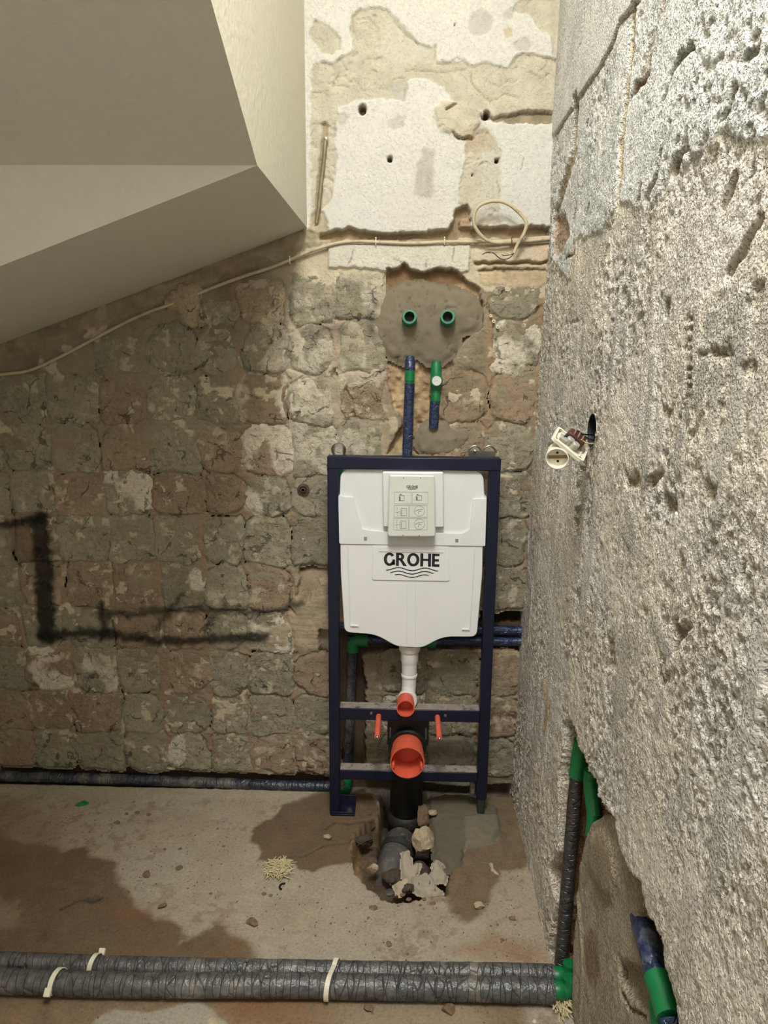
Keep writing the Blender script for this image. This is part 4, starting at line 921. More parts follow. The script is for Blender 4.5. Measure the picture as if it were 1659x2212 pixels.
# name plate with its lettering and waves
P = rounded([cz(*p) for p in [(805,1179),(970,1181),(971,1255),(804,1252)]], [.001,.001,.008,.008])
slab(P, YC-.0032, YC+.002).build('name_plate', M['white'], CI, bevel=.001)
m = MB(); a, b = cz(819, 1191), cz(958, 1194); m.tube([(a[0], YC-.0034, a[1]), (b[0], YC-.0034, b[1])], .0008, 6); m.build('plate_groove', M['inkgrey'], CI)
YP = YC-.0038
def letters(name, mat, parent, x0, z0, x1, h, ztilt, Y, kern=.075):
    """the five capitals, each a mesh of its own: strokes swept in the plane of the plate"""
    adv = {'G': .98, 'R': .88, 'O': 1.06, 'H': .92, 'E': .66}
    word = 'GROHE'; tot = sum(adv[c] for c in word)+kern*4; sx = (x1-x0)/tot; x = x0
    sw = .20
    for ch in word:
        wd = adv[ch]; strokes = []
        def ring(a0, a1, n=28, thick=(.26, .175)):
            vs = []
            for i in range(n+1):
                q = math.radians(a0+(a1-a0)*i/n); c, s = math.cos(q), math.sin(q)
                ro = (wd/2, .5+.012); ri = (wd/2-thick[0], .5-thick[1])
                vs.append(((wd/2+ro[0]*c, .5+ro[1]*s), (wd/2+ri[0]*c, .5+ri[1]*s)))
            return vs
        rect = lambda a, b, c, d: [(((a, b)), ((a, d))), ((c, b), (c, d))]
        if ch == 'O': strokes.append(ring(0, 360, 40))
        if ch == 'G': strokes += [ring(38, 330, 34), rect(wd-.25, .08, wd-.0, .49)]
        if ch == 'H': strokes += [rect(0, 0, .25, 1), rect(wd-.25, 0, wd, 1), rect(.2, .43, wd-.2, .59)]
        if ch == 'E': strokes += [rect(0, 0, .25, 1), rect(.2, 0, wd, .18), rect(.2, .82, wd-.02, 1), rect(.2, .41, wd-.06, .58)]
        if ch == 'R':
            bowl = []
            for i in range(17):
                q = math.radians(90-180*i/16); c, s = math.cos(q), math.sin(q)
                bowl.append(((.36+.34*max(c, 0), .72+.28*s), (.34+.11*max(c, 0), .72+.11*s)))
            strokes += [rect(0, 0, .25, 1), [((.2, 1.), (.2, .83)), bowl[0]], bowl, [((.2, .44), (.2, .61)), bowl[-1]], [((.28, .5), (.54, .5)), ((.64, 0), (.95, 0))]]
        mb = MB()
        for stq in strokes:
            vs = []
            for (a, b) in stq:
                for (lx, lz) in (a, b):
                    X = x+lx*sx; vs.append((X, Y, z0+lz*h+ztilt*(X-x0)))
            n = len(stq); fs = [(2*i, 2*i+1, 2*i+3, 2*i+2) for i in range(n-1)]
            vb = [(p[0], Y+.0007, p[2]) for p in vs]; k = len(vs)
            fs += [tuple(k+j for j in f[::-1]) for f in list(fs)]
            for i in range(n-1):
                fs += [(2*i, 2*i+2, k+2*i+2, k+2*i), (2*i+1, k+2*i+1, k+2*i+3, 2*i+3)]
            fs += [(0, k, k+1, 1), (2*n-2, 2*n-1, k+2*n-1, k+2*n-2)]
            mb.add(vs+vb, fs)
        o = mb.build(name, mat, parent, smooth=False)
        x += (wd+kern)*sx
a = cz(829, 1221); b = cz(949, 1224); t = cz(830, 1193)
letters('letter', M['ink'], CI, a[0], a[1], b[0], t[1]-a[1], (b[1]-a[1])/(b[0]-a[0])*.6, YP)
def wave(x0, x1, zc, amp, thick, Y, mat, parent, n=48, name='wave_stripe', ph=0.0, cyc=1.95, tilt=0.0):
    mb = MB(); vs = []
    for i in range(n+1):
        t = i/n; x = x0+(x1-x0)*t; z = zc+amp*math.sin(2*math.pi*(t-.5)*cyc*(x1-x0)/((b[0]-a[0])*.93)-math.pi/2+ph)+tilt*(x-x0)
        vs += [(x, Y, z-thick/2), (x, Y, z+thick/2), (x, Y+.0007, z-thick/2), (x, Y+.0007, z+thick/2)]
    fs = []
    for i in range(n):
        k = 4*i; fs += [(k, k+4, k+5, k+1), (k+2, k+3, k+7, k+6), (k, k+2, k+6, k+4), (k+1, k+5, k+7, k+3)]
    mb.add(vs, fs+[(0, 1, 3, 2), (4*n, 4*n+2, 4*n+3, 4*n+1)]); return mb.build(name, mat, parent, smooth=False)
for (xa, xb, yc) in ((834, 946, 1228), (843, 936, 1235.5), (853, 926, 1243)):
    p, q = cz(xa, yc), cz(xb, yc+1); wave(p[0], q[0], p[1], .0044, .0026, YP, M['ink'], CI)

# access box over the flush opening
YB = YC-.045
def bx(px, py): p = bw(px, py, YB); return (p[0], p[2])
def by(px, py): p = bw(px, py, YC-.015); return (p[0], p[2])
P = rounded([by(*p) for p in [(826,1019),(958,1020),(959,1140),(828,1139)]], .006)
slab(P, YC-.016, YC+.02).build('box_flange', M['white2'], CI, bevel=.004)
P = rounded([bx(*p) for p in [(841,1026),(939,1027),(941,1160),(837,1160)]], [.006,.006,.010,.010])
AB = slab(P, YB, YC+.01).build('access_box', M['boxw'], CI, bevel=.004, seg=3)
for xp in ((821, 1158), (951, 1160)):
    a_ = bw(xp[0], xp[1], YC-.012); m = MB(); m.box((a_[0]-.016, YC-.013, a_[1]-.010), (a_[0]+.016, YC, a_[1]+.008)); m.build('clip', M['white2'], CI, bevel=.004)
    m = MB()
    for d in (-.004, .004): m.box((a_[0]+d-.001, YC-.006, a_[1]-.024), (a_[0]+d+.001, YC-.002, a_[1]-.009))
    m.build('clip_tab', M['white2'], CI)
YI = YB-.0006
def bi(px, py): p = bw(px, py, YI); return (p[0], p[2])
KI = (780, 980, 220/1622)
def ki(x, y): return bi(KI[0]+x*KI[2], KI[1]+y*KI[2])
class Ink:
    def __init__(s): s.m = MB()
    def ln(s, pts, w_=.0009, k=True):
        Q = [ki(*p) if k else p for p in pts]
        for (a, b) in zip(Q[:-1], Q[1:]):
            a, b = np.array(a), np.array(b); d = b-a; L = np.linalg.norm(d)+1e-9; n = np.array([-d[1], d[0]])/L*w_/2
            q = [a-n, b-n, b+n, a+n]
            s.m.add([(p[0], YI, p[1]) for p in q]+[(p[0], YI+.0008, p[1]) for p in q], [(0,1,2,3),(7,6,5,4),(0,4,5,1),(1,5,6,2),(2,6,7,3),(3,7,4,0)])
    def circ(s, x, y, r, w_=.0009):
        s.ln([(x+r*math.cos(i*math.pi/12), y+r*math.sin(i*math.pi/12)) for i in range(25)], w_)
# printed mounting pictograms
for x0, y0, x1, y1 in ((530,610,800,800), (815,612,1065,800), (525,825,760,1012), (770,825,1055,1012), (520,1030,755,1215), (765,1030,1055,1215)):
    k = Ink(); k.ln([(x0,y0),(x1,y0),(x1,y1),(x0,y1),(x0,y0)], .0007); k.m.build('pictogram_frame', M['inkgrey'], AB, smooth=False)
for x0, y0, w_, h_ in ((605,665,80,85), (875,665,90,75), (630,870,95,115), (625,1070,90,120)):
    k = Ink(); k.ln([(x0,y0+14),(x0,y0+h_),(x0+w_,y0+h_),(x0+w_,y0+5),(x0+14,y0),(x0,y0+14)], .0010); k.ln([(x0+14,y0+20),(x0+14,y0+h_-4)], .003 if h_ < 100 else .0016)
    if h_ < 100: k.ln([(x0+8,y0-14),(x0+40,y0-16)], .0016)
    else: k.ln([(x0-85,y0+70),(x0-10,y0+55)], .0008); k.ln([(x0-55,y0-30),(x0-55,y0+h_+20)], .0006)
    k.m.build('pictogram', M['inkmid'] if h_ < 100 else M['inkgrey'], AB, smooth=False)
for x0, y0 in ((930, 912), (930, 1122)):
    k = Ink(); k.circ(x0, y0, 82, .0009); k.ln([(x0-70,y0+5),(x0-20,y0-20),(x0+50,y0-25)], .0014); k.ln([(x0-20,y0+50),(x0-10,y0),(x0+30,y0+10)], .0012); k.m.build('pictogram', M['inkgrey'], AB, smooth=False)
a = ki(722, 545); b = ki(905, 545); t = ki(722, 505)
letters('letter', M['inkmid'], AB, a[0], a[1], b[0], t[1]-a[1], 0, YI)
for (xa, xb, yc) in ((740, 890, 556), (760, 870, 568)):
    k = Ink(); k.ln([(xa+(xb-xa)*i/12, yc+4*math.sin(i*1.6)) for i in range(13)], .0009); k.m.build('wave_stripe', M['inkmid'], AB, smooth=False)
for x, y in ((678,388),(945,390),(668,1300),(925,1308)):
    p = ki(x, y); m = MB(); m.lathe([(.0014, 0), (.0014, .001)], (p[0], YI, p[1]), (0, 1, 0), 8); m.build('pin_hole', M['ink'], AB)

# ---- flush pipe, elbow and its orange cap
YPI = YF+.055                                       # axis of the flush pipe
def fp(px, py): return bw(px, py, YPI)
zz = lambda py: fp(885, py)[2]
xp = fp(885, 1400)[0]
m = MB(); m.lathe([(.034, zz(1390)), (.034, zz(1396)), (.033, zz(1404)), (.028, zz(1408)), (.028, zz(1426)), (.0255, zz(1430)), (.0245, zz(1434)), (.0235, zz(1455)), (.0255, zz(1456)), (.0255, zz(1460)), (.0228, zz(1461)), (.0225, zz(1482))], (xp, YPI, 0), (0, 0, 1), 28)
FP = m.build('flush_pipe', M['pipew'], FR)
ze = zz(1512)
pa = np.array([xp, YPI, zz(1478)]); zo = ff(877, 1530, YF-.035)[2]
m = MB(); m.tube([pa, (xp, YPI, zo+.035), (xp-.002, YPI-.004, zo+.012), (xp-.004, YPI-.020, zo), (xp-.005, YPI-.035, zo), (xp-.006, YF+.012, zo)], .0225, 24, sm=2)
m.build('elbow', M['pipew'], FP)
m = MB(); m.lathe([(.029, -.012), (.031, -.008), (.031, .008), (.029, .012)], (xp-.005, YF+.024, zo), (0, 1, 0), 28); m.build('elbow_collar', M['pipew'], FP)
def cup(name, c, L, r, wall=.003, d=(0, -1, 0), r0=None, tab=False):
    r0 = r0 or r*.93
    m = MB(); m.lathe([(r0, 0), (r0, L*.15), (r*.985, L*.5), (r, L), (r-wall, L), (r*.985-wall, L*.5), (r0-wall, L*.12), (0, L*.12)], c, d, 40)
    return m.build(name, M['orange'], FR)
q = ff(876, 1530, YF-.045)
cup('flush_cap', (q[0], YF+.008, q[2]), .055, .0275)
# ---- drain bend, its bracket and orange cap
qc = ff(880, 1646, YF-.075); zd = qc[2]; xd = qc[0]
m = MB(); a = ff(837, 1560, YF+.03); b = ff(927, 1560, YF+.03)
zb0, zb1 = zd-.004, z1-.036
m.box((a[0], YF+.03, zb0), (b[0], YF+.036, zb1))
m.box((a[0], YF+.036, zb0), (a[0]+.004, YF+.06, zb1)); m.box((b[0]-.004, YF+.036, zb0), (b[0], YF+.06, zb1))
BK = m.build('drain_bracket', M['black'], FR, bevel=.002)
for x in (a[0]+.010, b[0]-.010):
    m = MB(); m.tube([(x, YF+.026, zd+.02), (x, YF+.026, zd+.06)], .003, 8); m.build('bracket_clip', M['steel'], BK)
m = MB(); m.lathe([(.056, -.004), (.060, 0), (.060, .022), (.054, .028)], (xd, YF+.01, zd), (0, 1, 0), 36); m.build('drain_collar', M['black'], FR)
m = MB(); m.tube([(xd, YF+.02, zd), (xd, YF+.05, zd), (xd, YF+.075, zd-.01), (xd, YF+.085, zd-.04), (xd, YF+.085, zd-.10), (xd, YF+.085, .22)], .052, 28, sm=2)
m.build('drain_bend', M['black'], FR)
cp = cup('drain_cap', (xd, YF+.015, zd), .095, .0525, r0=.048)
for s_ in (-1, 1):
    m = MB(); m.box((xd+s_*.043-.004, YF-.078, zd-.022), (xd+s_*.043+.004, YF-.045, zd-.006)); m.build('cap_tab', M['orange'], cp, bevel=.002)

# =================================================================== DRAIN IN THE FLOOR
YD = YF+.085
DR = empty('drain_pipe', (xd, YD, -.12), 'upright black drain pipe rising out of the broken floor under the frame', 'pipe')
dz = lambda py: bw(875, py, YD-.055)[2]
m = MB(); m.lathe([(.054, dz(1772)), (.054, .24)], (xd, YD, 0), (0, 0, 1), 36); m.build('pipe', M['black'], DR)
m = MB(); m.lathe([(.055, dz(1795)), (.061, dz(1792)), (.063, dz(1784)), (.061, dz(1776)), (.055, dz(1772))], (xd, YD, 0), (0, 0, 1), 36); m.build('socket_rim', M['pvc'], DR)
m = MB(); m.lathe([(.050, -.13), (.052, dz(1822)), (.056, dz(1797)), (.056, dz(1786))], (xd, YD, 0), (0, 0, 1), 36); m.build('coupling', M['pvc'], DR)
BP = empty('buried_drain_bend', (xd-.01, YD-.12, -.15), 'dirty grey drain bend half buried in the rubble of the floor hole', 'pipe')
p0 = fl(860, 1838, -.075); p1 = fl(842, 1895, -.10)
m = MB(); m.tube([(p0[0]+.006, p0[1]+.06, -.09), p0, (p0[0]*.5+p1[0]*.5, (p0[1]+p1[1])/2, -.082), p1, (p1[0]-.01, p1[1]-.06, -.15)], [.050], 28, sm=2); m.build('bend', M['pvc_dirty'], BP)
d_ = np.array(p1)-np.array(p0)
m = MB(); m.lathe([(.050, -.012), (.055, -.010), (.055, .010), (.050, .012)], p0, d_, 32); cl = m.build('socket_rim', M['pvc'], BP)
m = MB(); m.box((p0[0]+.008, p0[1]-.006, -.026), (p0[0]+.022, p0[1]+.006, -.012)); m.build('lug', M['pvc_dirty'], BP, bevel=.003)

# =================================================================== WATER PIPES ON THE BACK WALL
def pipe_run(root, name, pts, r, mat, seg=.02, wob=.05, seed=0, n=16):
    """sleeved pipe with a slightly uneven film"""
    Q = [np.array(pts[0], float)]
    for a, b in zip(pts[:-1], pts[1:]):
        a, b = np.array(a, float), np.array(b, float); k = max(1, int(np.linalg.norm(b-a)/seg))
        Q += [a+(b-a)*(i+1)/k for i in range(k)]
    m = MB(); m.tube(Q, r, n, wob=wob, seed=seed); return m.build(name, mat, root, angle=60)
YPp = YW-.002
g = lambda px, py, Y=YPp: bw(px, py, Y)
zq = lambda py, px=884: g(px, py)[2]
xl = g(884, 880)[0]
PL = empty('insulated_water_pipe', (xl, YPp, 1.17), 'blue sleeved water pipe with one green coupling running down behind the frame', 'pipe')
pipe_run(PL, 'sleeve', [(xl-.004, YPp-.004, zq(988)), (xl-.002, YPp-.004, zq(900)), (xl, YPp-.004, zq(828))], .0155, M['foam_blue'], seed=1)
pipe_run(PL, 'sleeve', [(xl, YPp-.002, zq(800)), (xl, YPp, zq(784)), (xl, YPp+.012, zq(776))], .0150, M['foam_blue'], seed=2)
m = MB(); m.lathe([(.0135, zq(800)), (.0150, zq(801)), (.0150, zq(822)), (.0135, zq(823)), (.0125, zq(832))], (xl, YPp-.004, 0), (0, 0, 1), 24); m.build('coupling', M['green'], PL)
xr_ = g(941, 850)[0]
PR = empty('insulated_water_pipe', (xr_, YPp, 1.26), 'short blue sleeved water pipe with a green tee and round white plug', 'pipe')
pipe_run(PR, 'sleeve', [(xr_-.004, YPp-.002, zq(925, 940)), (xr_-.002, YPp-.004, zq(866, 940))], .0150, M['foam_blue'], seed=3)
m = MB(); m.lathe([(.012, zq(868, 940)), (.0145, zq(866, 940)), (.0145, zq(850, 940)), (.0135, zq(848, 940)), (.0135, zq(842, 940)), (.0165, zq(840, 940)), (.0165, zq(792, 940)), (.014, zq(788, 940)), (.012, zq(780, 940))], (xr_, YPp-.004, 0), (0, 0, 1), 24)
T_ = m.build('tee', M['green'], PR)
pz = g(942, 822)
m = MB(); m.lathe([(.0185, 0), (.0185, .028), (.017, .030), (.015, .030)], (xr_+.001, YPp-.004, pz[2]), (0, -1, 0), 28); m.build('tee_branch', M['green'], T_)
m = MB(); m.lathe([(.0145, .026), (.0145, .034), (.0135, .0355), (.002, .0355), (.0015, .0345), (0, .0345)], (xr_+.001, YPp-.004, pz[2]), (0, -1, 0), 28); m.build('plug', plain('white_plug', S_(206, 206, 204), .5, var=.03), T_)
for px, lab in ((884, 'green threaded water outlet with a chipped pale rim, above the long blue pipe'), (966, 'green threaded water outlet nearer the rough right wall, above the white plug')):
    b_ = bw(px+1, 690, YW-.012); c_ = bw(px, 684, YW-.055)
    O = empty('water_outlet', (b_[0], YW, b_[2]), lab, 'pipe fitting')
    d_ = np.array(c_)-np.array(b_); d_[0] *= .6; L = np.linalg.norm(d_)
    m = MB(); m.lathe([(.0225, -.012), (.0225, L*.45), (.0205, L*.5), (.0205, L*.94), (.0195, L), (.0145, L), (.0145, L-.03), (0, L-.03)], b_, d_, 32); m.build('body', M['green'], O)
    m = MB()
    for i in range(5):
        t = L*.55+i*L*.085; m.lathe([(.0200, t-.0014), (.0214, t), (.0200, t+.0014)], b_, d_, 32, close=False)
    m.lathe([(.0206, L*.93), (.0206, L+.0004), (.0148, L+.0006), (.0148, L-.004)], b_, d_, 32, close=False); m.build('thread', M['green2'], O)
    m = MB(); m.lathe([(.0143, L-.029), (0, L-.029)], b_, d_, 24); m.build('bore', M['black'], O)
# pair of pipes behind the frame
for py, lab, sd_ in ((1362, 'upper of two blue pipes running sideways behind the frame to the right wall', 4), (1385, 'lower of two blue pipes running sideways behind the frame to the right wall', 5)):
    Yp = YW+.004
    a_, b_ = bw(752 if py > 1370 else 735, py-4 if py > 1370 else py-10, Yp), bw(1150, py+1, Yp)
    R_ = empty('insulated_water_pipe', tuple(b_), lab, 'pipe')
    pipe_run(R_, 'sleeve', [a_, b_], .0150, M['foam_blue'], seed=sd_)
    if py > 1370:
        m = MB(); c_ = bw(922, 1388, Yp); m.tube([(c_[0]-.03, Yp, c_[2]), (c_[0]+.03, Yp, c_[2])], .0185, 20); m.build('coupling', M['green'], R_)
Yp = YW+.002
t_ = bw(762, 1385, Yp); b_ = bw(748, 1690, Yp)
RI = empty('insulated_water_pipe', (b_[0], Yp, .02), 'dark blue riser pipe behind the left post with green elbows at both ends', 'pipe')
pipe_run(RI, 'sleeve', [(b_[0]+.004, Yp, b_[2]+.02), (t_[0], Yp, t_[2]-.02)], .0170, M['foam_blue_dusty'], seed=6)
m = MB(); m.tube([(t_[0], Yp, t_[2]-.035), (t_[0], Yp, t_[2]), (t_[0]+.02, Yp, t_[2]+.004), (t_[0]+.05, Yp, t_[2]+.004)], .0205, 20, sm=1); m.build('elbow', M['green'], RI)
m = MB(); m.tube([(b_[0]+.004, Yp, b_[2]+.035), (b_[0], Yp, b_[2]+.004), (b_[0]-.004, Yp-.03, b_[2]-.006), (b_[0]-.03, Yp-.03, b_[2]-.008)], .0195, 20, sm=1); m.build('elbow', M['green'], RI)
m = MB(); m.lathe([(.022, 0), (.022, .03), (.016, .034)], (b_[0]-.005, Yp-.01, b_[2]), (0, -1, 0), 20); m.build('valve', M['green'], RI)
m = MB(); m.lathe([(.016, 0), (.016, .012), (0, .016)], bw(735, 1690, YF+.05), (.4, -1, 0), 6); m.build('union_nut', M['steel'], RI)
m = MB(); a_ = bw(741, 1016, YW-.004); m.tube([(a_[0]-.004, YW-.004, a_[2]+.01), (a_[0]-.006, YW-.004, a_[2]-.09)], .014, 16); o = m.build('pipe_stub', M['green'])
tag(o, 'green pipe stub peeping out between the left post and the cistern top', 'pipe fitting')
# floor-level pipe at the foot of the wall
rr = .0185
pts = [(x, YW-.004+.004*math.sin(x*5), .016+.003*math.sin(x*4+1)) for x in np.linspace(-1.365, -.245, 12)]
m = MB(); Q = []
for x in np.linspace(-1.455, -.25, 74): Q.append((x, YW-.006+.003*math.sin(x*5), .016+.002*math.sin(x*4+1)-.006*(x+1.3)))
m.tube(Q, rr, 16, wob=.05, seed=9); o = m.build('insulated_water_pipe', M['foam_blue_dusty'], angle=60)
tag(o, 'dusty blue pipe lying in the slot where the left wall meets the floor', 'pipe')

# =================================================================== PIPES ACROSS THE FLOOR
def crack_rings(root, name, pts, r, mat, seed): pass
def sag(x, a): return a+.0025*math.sin(x*7+a*40)
f1a, f1b = fl(0, 2081, .024), fl(1196, 2108, .024)
f2a, f2b = fl(0, 2120, .027), fl(1196, 2140, .027)
FPS = []
for (pa, pb, r, lab, gl) in ((f1a, f1b, .0235, 'grey foam-sleeved pipe across the floor, the thinner one nearer the wall frame', 0), (f2a, f2b, .0275, 'grey foam-sleeved pipe across the floor, the thicker one nearer the bottom edge', 1)):
    pa, pb = np.array(pa), np.array(pb); d = (pb-pa); pa = pa-d*(.32/np.linalg.norm(d)); d = pb-pa
    R_ = empty('floor_pipe', (pb[0], pb[1], 0), lab, 'pipe')
    m = MB(); Q = [pa+d*t+np.array([0, .003*math.sin(t*9+gl), .0015*math.sin(t*14)]) for t in np.linspace(0, 1, 110)]
    # a film that is drawn in where it has split round the pipe
    rg = random.Random(gl+3); rad = [r*(1-.03*(rg.random() < .4)) for _ in Q]
    m.tube(Q, rad, 20, wob=.04, seed=gl+20); m.build('sleeve', M['foam_grey'], R_, angle=60)
    u_ = d/np.linalg.norm(d)
    m = MB(); m.lathe([(.015, -.01), (.021, 0), (.021, .018), (.018, .024)], pb, u_, 24); m.tube([pb+u_*.02, pb+u_*.034, pb+u_*.04+np.array([0, .004, .016]), pb+u_*.04+np.array([0, .006, .03])], .0185, 16, sm=1); m.build('elbow', M['green'], R_)
    FPS.append((pa, d, r))
def on_pipe(i, px):
    pa, d, r = FPS[i]; best = min(np.linspace(0, 1, 800), key=lambda t: abs(topx(pa+d*t)[0]-px)); return pa+d*best, r
def tie(px, idx, lab, tail):
    cs = [on_pipe(i, px) for i in idx]
    c = sum(p for p, r in cs)/len(cs); R = max(r for p, r in cs)+.0012
    E = empty('cable_tie', (c[0], c[1], 0), lab, 'cable tie')
    wd = .0055
    if len(cs) == 1:
        arc = [(-math.cos(q)*R*1, math.sin(q)*R) for q in np.linspace(-.3, math.pi+.3, 22)]
    else:
        d0 = cs[1][0][1]; d1 = cs[0][0][1]
        arc = [(d0-c[1]-math.cos(q)*(cs[1][1]+.0014), cs[1][0][2]-c[2]+math.sin(q)*(cs[1][1]+.0014)) for q in np.linspace(-.4, math.pi*.62, 12)] + \
              [(d1-c[1]-math.cos(q)*(cs[0][1]+.0014), cs[0][0][2]-c[2]+math.sin(q)*(cs[0][1]+.0014)) for q in np.linspace(math.pi*.38, math.pi+.4, 12)]
    sl = .18
    vs = []; fs = []
    for (y, z) in arc:
        for sx, ex in ((-1, 0), (1, 0), (1, .0016), (-1, .0016)):
            k = 1+ex/max(R, 1e-4); vs.append((c[0]+sx*wd+sl*y, c[1]+y*k, c[2]+z*k+ex*.3))
    n = len(arc)
    for i in range(n-1):
        for j in range(4): fs.append((4*i+j, 4*i+(j+1) % 4, 4*i+4+(j+1) % 4, 4*i+4+j))
    m = MB(); m.add(vs, fs+[(0, 3, 2, 1), (4*n-4, 4*n-3, 4*n-2, 4*n-1)]); m.build('strap', M['tie'], E, smooth=False)
    if tail is not None:
        y, z = arc[tail]; m = MB(); p = np.array([c[0]+sl*y, c[1]+y*1.05, c[2]+z])
        m.obox(p+np.array([0, math.copysign(.006, y), .006]), (1, 0, 0), (0, .8, .6), (0, -.6, .8), .0075, .009, .005); m.build('head', M['tie'], E, bevel=.0015)
tie(206, [0], 'cream cable tie strapped round the thinner floor pipe alone', 19)
tie(124, [1], 'cream cable tie strapped round the thicker floor pipe alone', 2)
tie(718, [0, 1], 'cream cable tie binding both grey floor pipes together', None)

# =================================================================== PIPES IN THE CHASE OF THE RIGHT WALL
off = .026
p_top = rw(1247, 1668, off); p_mid = rw(1240, 1745, off); p_bot = rw(1213, 2066, off*.6)
VP = empty('chase_pipe', (p_bot[0], p_bot[1], 0), 'dark grey sleeved pipe standing in the open chase of the right wall', 'pipe')
pipe_run(VP, 'sleeve', [p_bot-np.array([0, 0, .02]), p_bot*.5+np.array(rw(1228, 1900, off))*.5, p_mid, p_top], .0165, M['foam_dark'], seed=12)
m = MB(); q = rw(1258, 1600, off+.004); m.tube([p_top-np.array([0, 0, .01]), p_top*.5+q*.5, q], .0190, 20); m.build('coupling', M['green'], VP)
q0, q1 = rw(1276, 1690, off+.01), rw(1284, 1760, off+.01)
m = MB(); m.tube([q0+np.array([0, 0, .03]), q0, q1, q1-np.array([0, 0, .05])], .0165, 18); o = m.build('pipe_elbow', M['green']); tag(o, 'green pipe elbow half hidden by the plaster edge beside the dark chase pipe', 'pipe fitting')
BC = empty('chase_pipe', tuple(rw(1440, 2190, .02)), 'blue sleeved pipe with green coupling leaning in the chase at the lower right corner', 'pipe')
a_, b_, c_, d_ = rw(1372, 1932, .050), rw(1403, 2045, .021), rw(1422, 2118, .018), rw(1448, 2200, .018)
pipe_run(BC, 'sleeve', [a_, b_, c_], .0195, M['foam_blue'], seed=14)
m = MB(); m.tube([c_+(c_-d_)*.12, c_+(d_-c_)*.02, d_], .0205, 22); m.build('coupling', M['green'], BC)
e_ = rw(1466, 2280, .02); pipe_run(BC, 'sleeve', [d_, e_], .0165, M['foam_blue'], seed=15)
q0, q1 = rw(1416, 2160, .016), rw(1432, 2270, .016)
m = MB(); m.tube([q0, q1], .012, 16); m.build('branch', M['green'], BC)

# =================================================================== SOCKET HANGING OUT OF THE RIGHT WALL
hole = rw(1279, 930)
JB = empty('wall_box', tuple(hole), 'dark round installation box sunk in the rough right wall', 'wall box')
m = MB(); m.lathe([(.0362, .046), (.0362, -.001), (.0345, -.001), (.0345, .044), (0, .044)], hole, (1, 0, -XRS), 36); m.build('box', M['dark'], JB)
m = MB(); m.lathe([(.0375, .003), (.0380, -.0005), (.0350, -.0005), (.0350, .003)], hole, (1, 0, -XRS), 36, close=False); m.build('rim', plain('plaster_rim', S_(206, 204, 192), .8), JB)
SO = empty('power_socket', tuple(rw(1235, 965, -.04)), 'ivory power socket dangling open from its wires on the rough wall', 'socket')
KS = (1160, 860, 160/1659)
def so(x, y, dep): return CAM+ray(KS[0]+x*KS[2], KS[1]+y*KS[2])*dep
dep = (np.array(rw(1270, 960, -.02))-CAM)@FW          # distance of the socket from the camera
cpl = so(715, 1060, dep)
bax = RT*63-UP*51; bax /= np.linalg.norm(bax)
aimg = (RT*22+UP*26); aimg /= np.linalg.norm(aimg)
aax = aimg*.60+FW*.80; aax -= bax*(aax@bax); aax /= np.linalg.norm(aax)
nax = np.cross(bax, aax); nax *= np.sign(nax@(-FW)) or 1
hb = .040; ha = .031
fr = lambda x, y, h: cpl+bax*x+aax*y+nax*h
def ring_plate(mb, ho, hi_, h0, h1, hy):
    po = rounded([(-ho, -hy), (ho, -hy), (ho, hy), (-ho, hy)], .010, 5); pi_ = rounded([(-ho+hi_, -hy+hi_), (ho-hi_, -hy+hi_), (ho-hi_, hy-hi_), (-ho+hi_, hy-hi_)], .007, 5)
    n = len(po); vs = [fr(x, y, h0) for x, y in po]+[fr(x, y, h1) for x, y in po]+[fr(x, y, h1) for x, y in pi_]+[fr(x, y, h0+.002) for x, y in pi_]
    fs = []
    for i in range(n):
        j = (i+1) % n
        for k in range(3): fs.append((k*n+i, k*n+j, (k+1)*n+j, (k+1)*n+i))
    fs += [tuple(range(n)), tuple(range(3*n, 4*n))]
    mb.add(vs, fs)
m = MB(); ring_plate(m, hb, .005, -.001, .006, ha); CV = m.build('cover_plate', M['socket'], SO, smooth=False)
m = MB(); ring_plate(m, hb-.010, .003, .0, .004, ha-.010); m.build('plate_rib', M['socket'], CV, smooth=False)
for x, y in ((-.032, -.018), (.033, -.020), (-.030, .020)):
    m = MB(); m.lathe([(.0030, .002), (.0030, .004)], fr(x, y, 0), nax, 10); m.build('screw_hole', plain('brass_screw', S_(150, 140, 80), .4, metal=.4), CV)
# round insert below the plate, seen from the front
ci = so(450, 1360, dep-.012); di = -FW*.82-RT*.30-UP*.48; di /= np.linalg.norm(di)
m = MB(); m.lathe([(.0235, -.030), (.0240, -.004), (.0240, 0), (.0220, .0008), (.0205, -.002), (.0195, -.010), (0, -.010)], ci, di, 36); IN = m.build('socket_insert', M['socket'], SO)
uu = np.cross(di, UP); uu /= np.linalg.norm(uu); vv = np.cross(uu, di)
for s_ in (-1, 1):
    m = MB(); m.lathe([(.0026, -.0098), (.0026, -.0092)], ci+vv*s_*.0095, di, 14); m.build('pin_hole', M['black'], IN)
m = MB(); m.obox(ci-di*.0092, uu, vv, di, .0185, .0032, .0006); m.build('earth_strip', plain('dull_brass', S_(150, 128, 82), .4, metal=.7), IN)
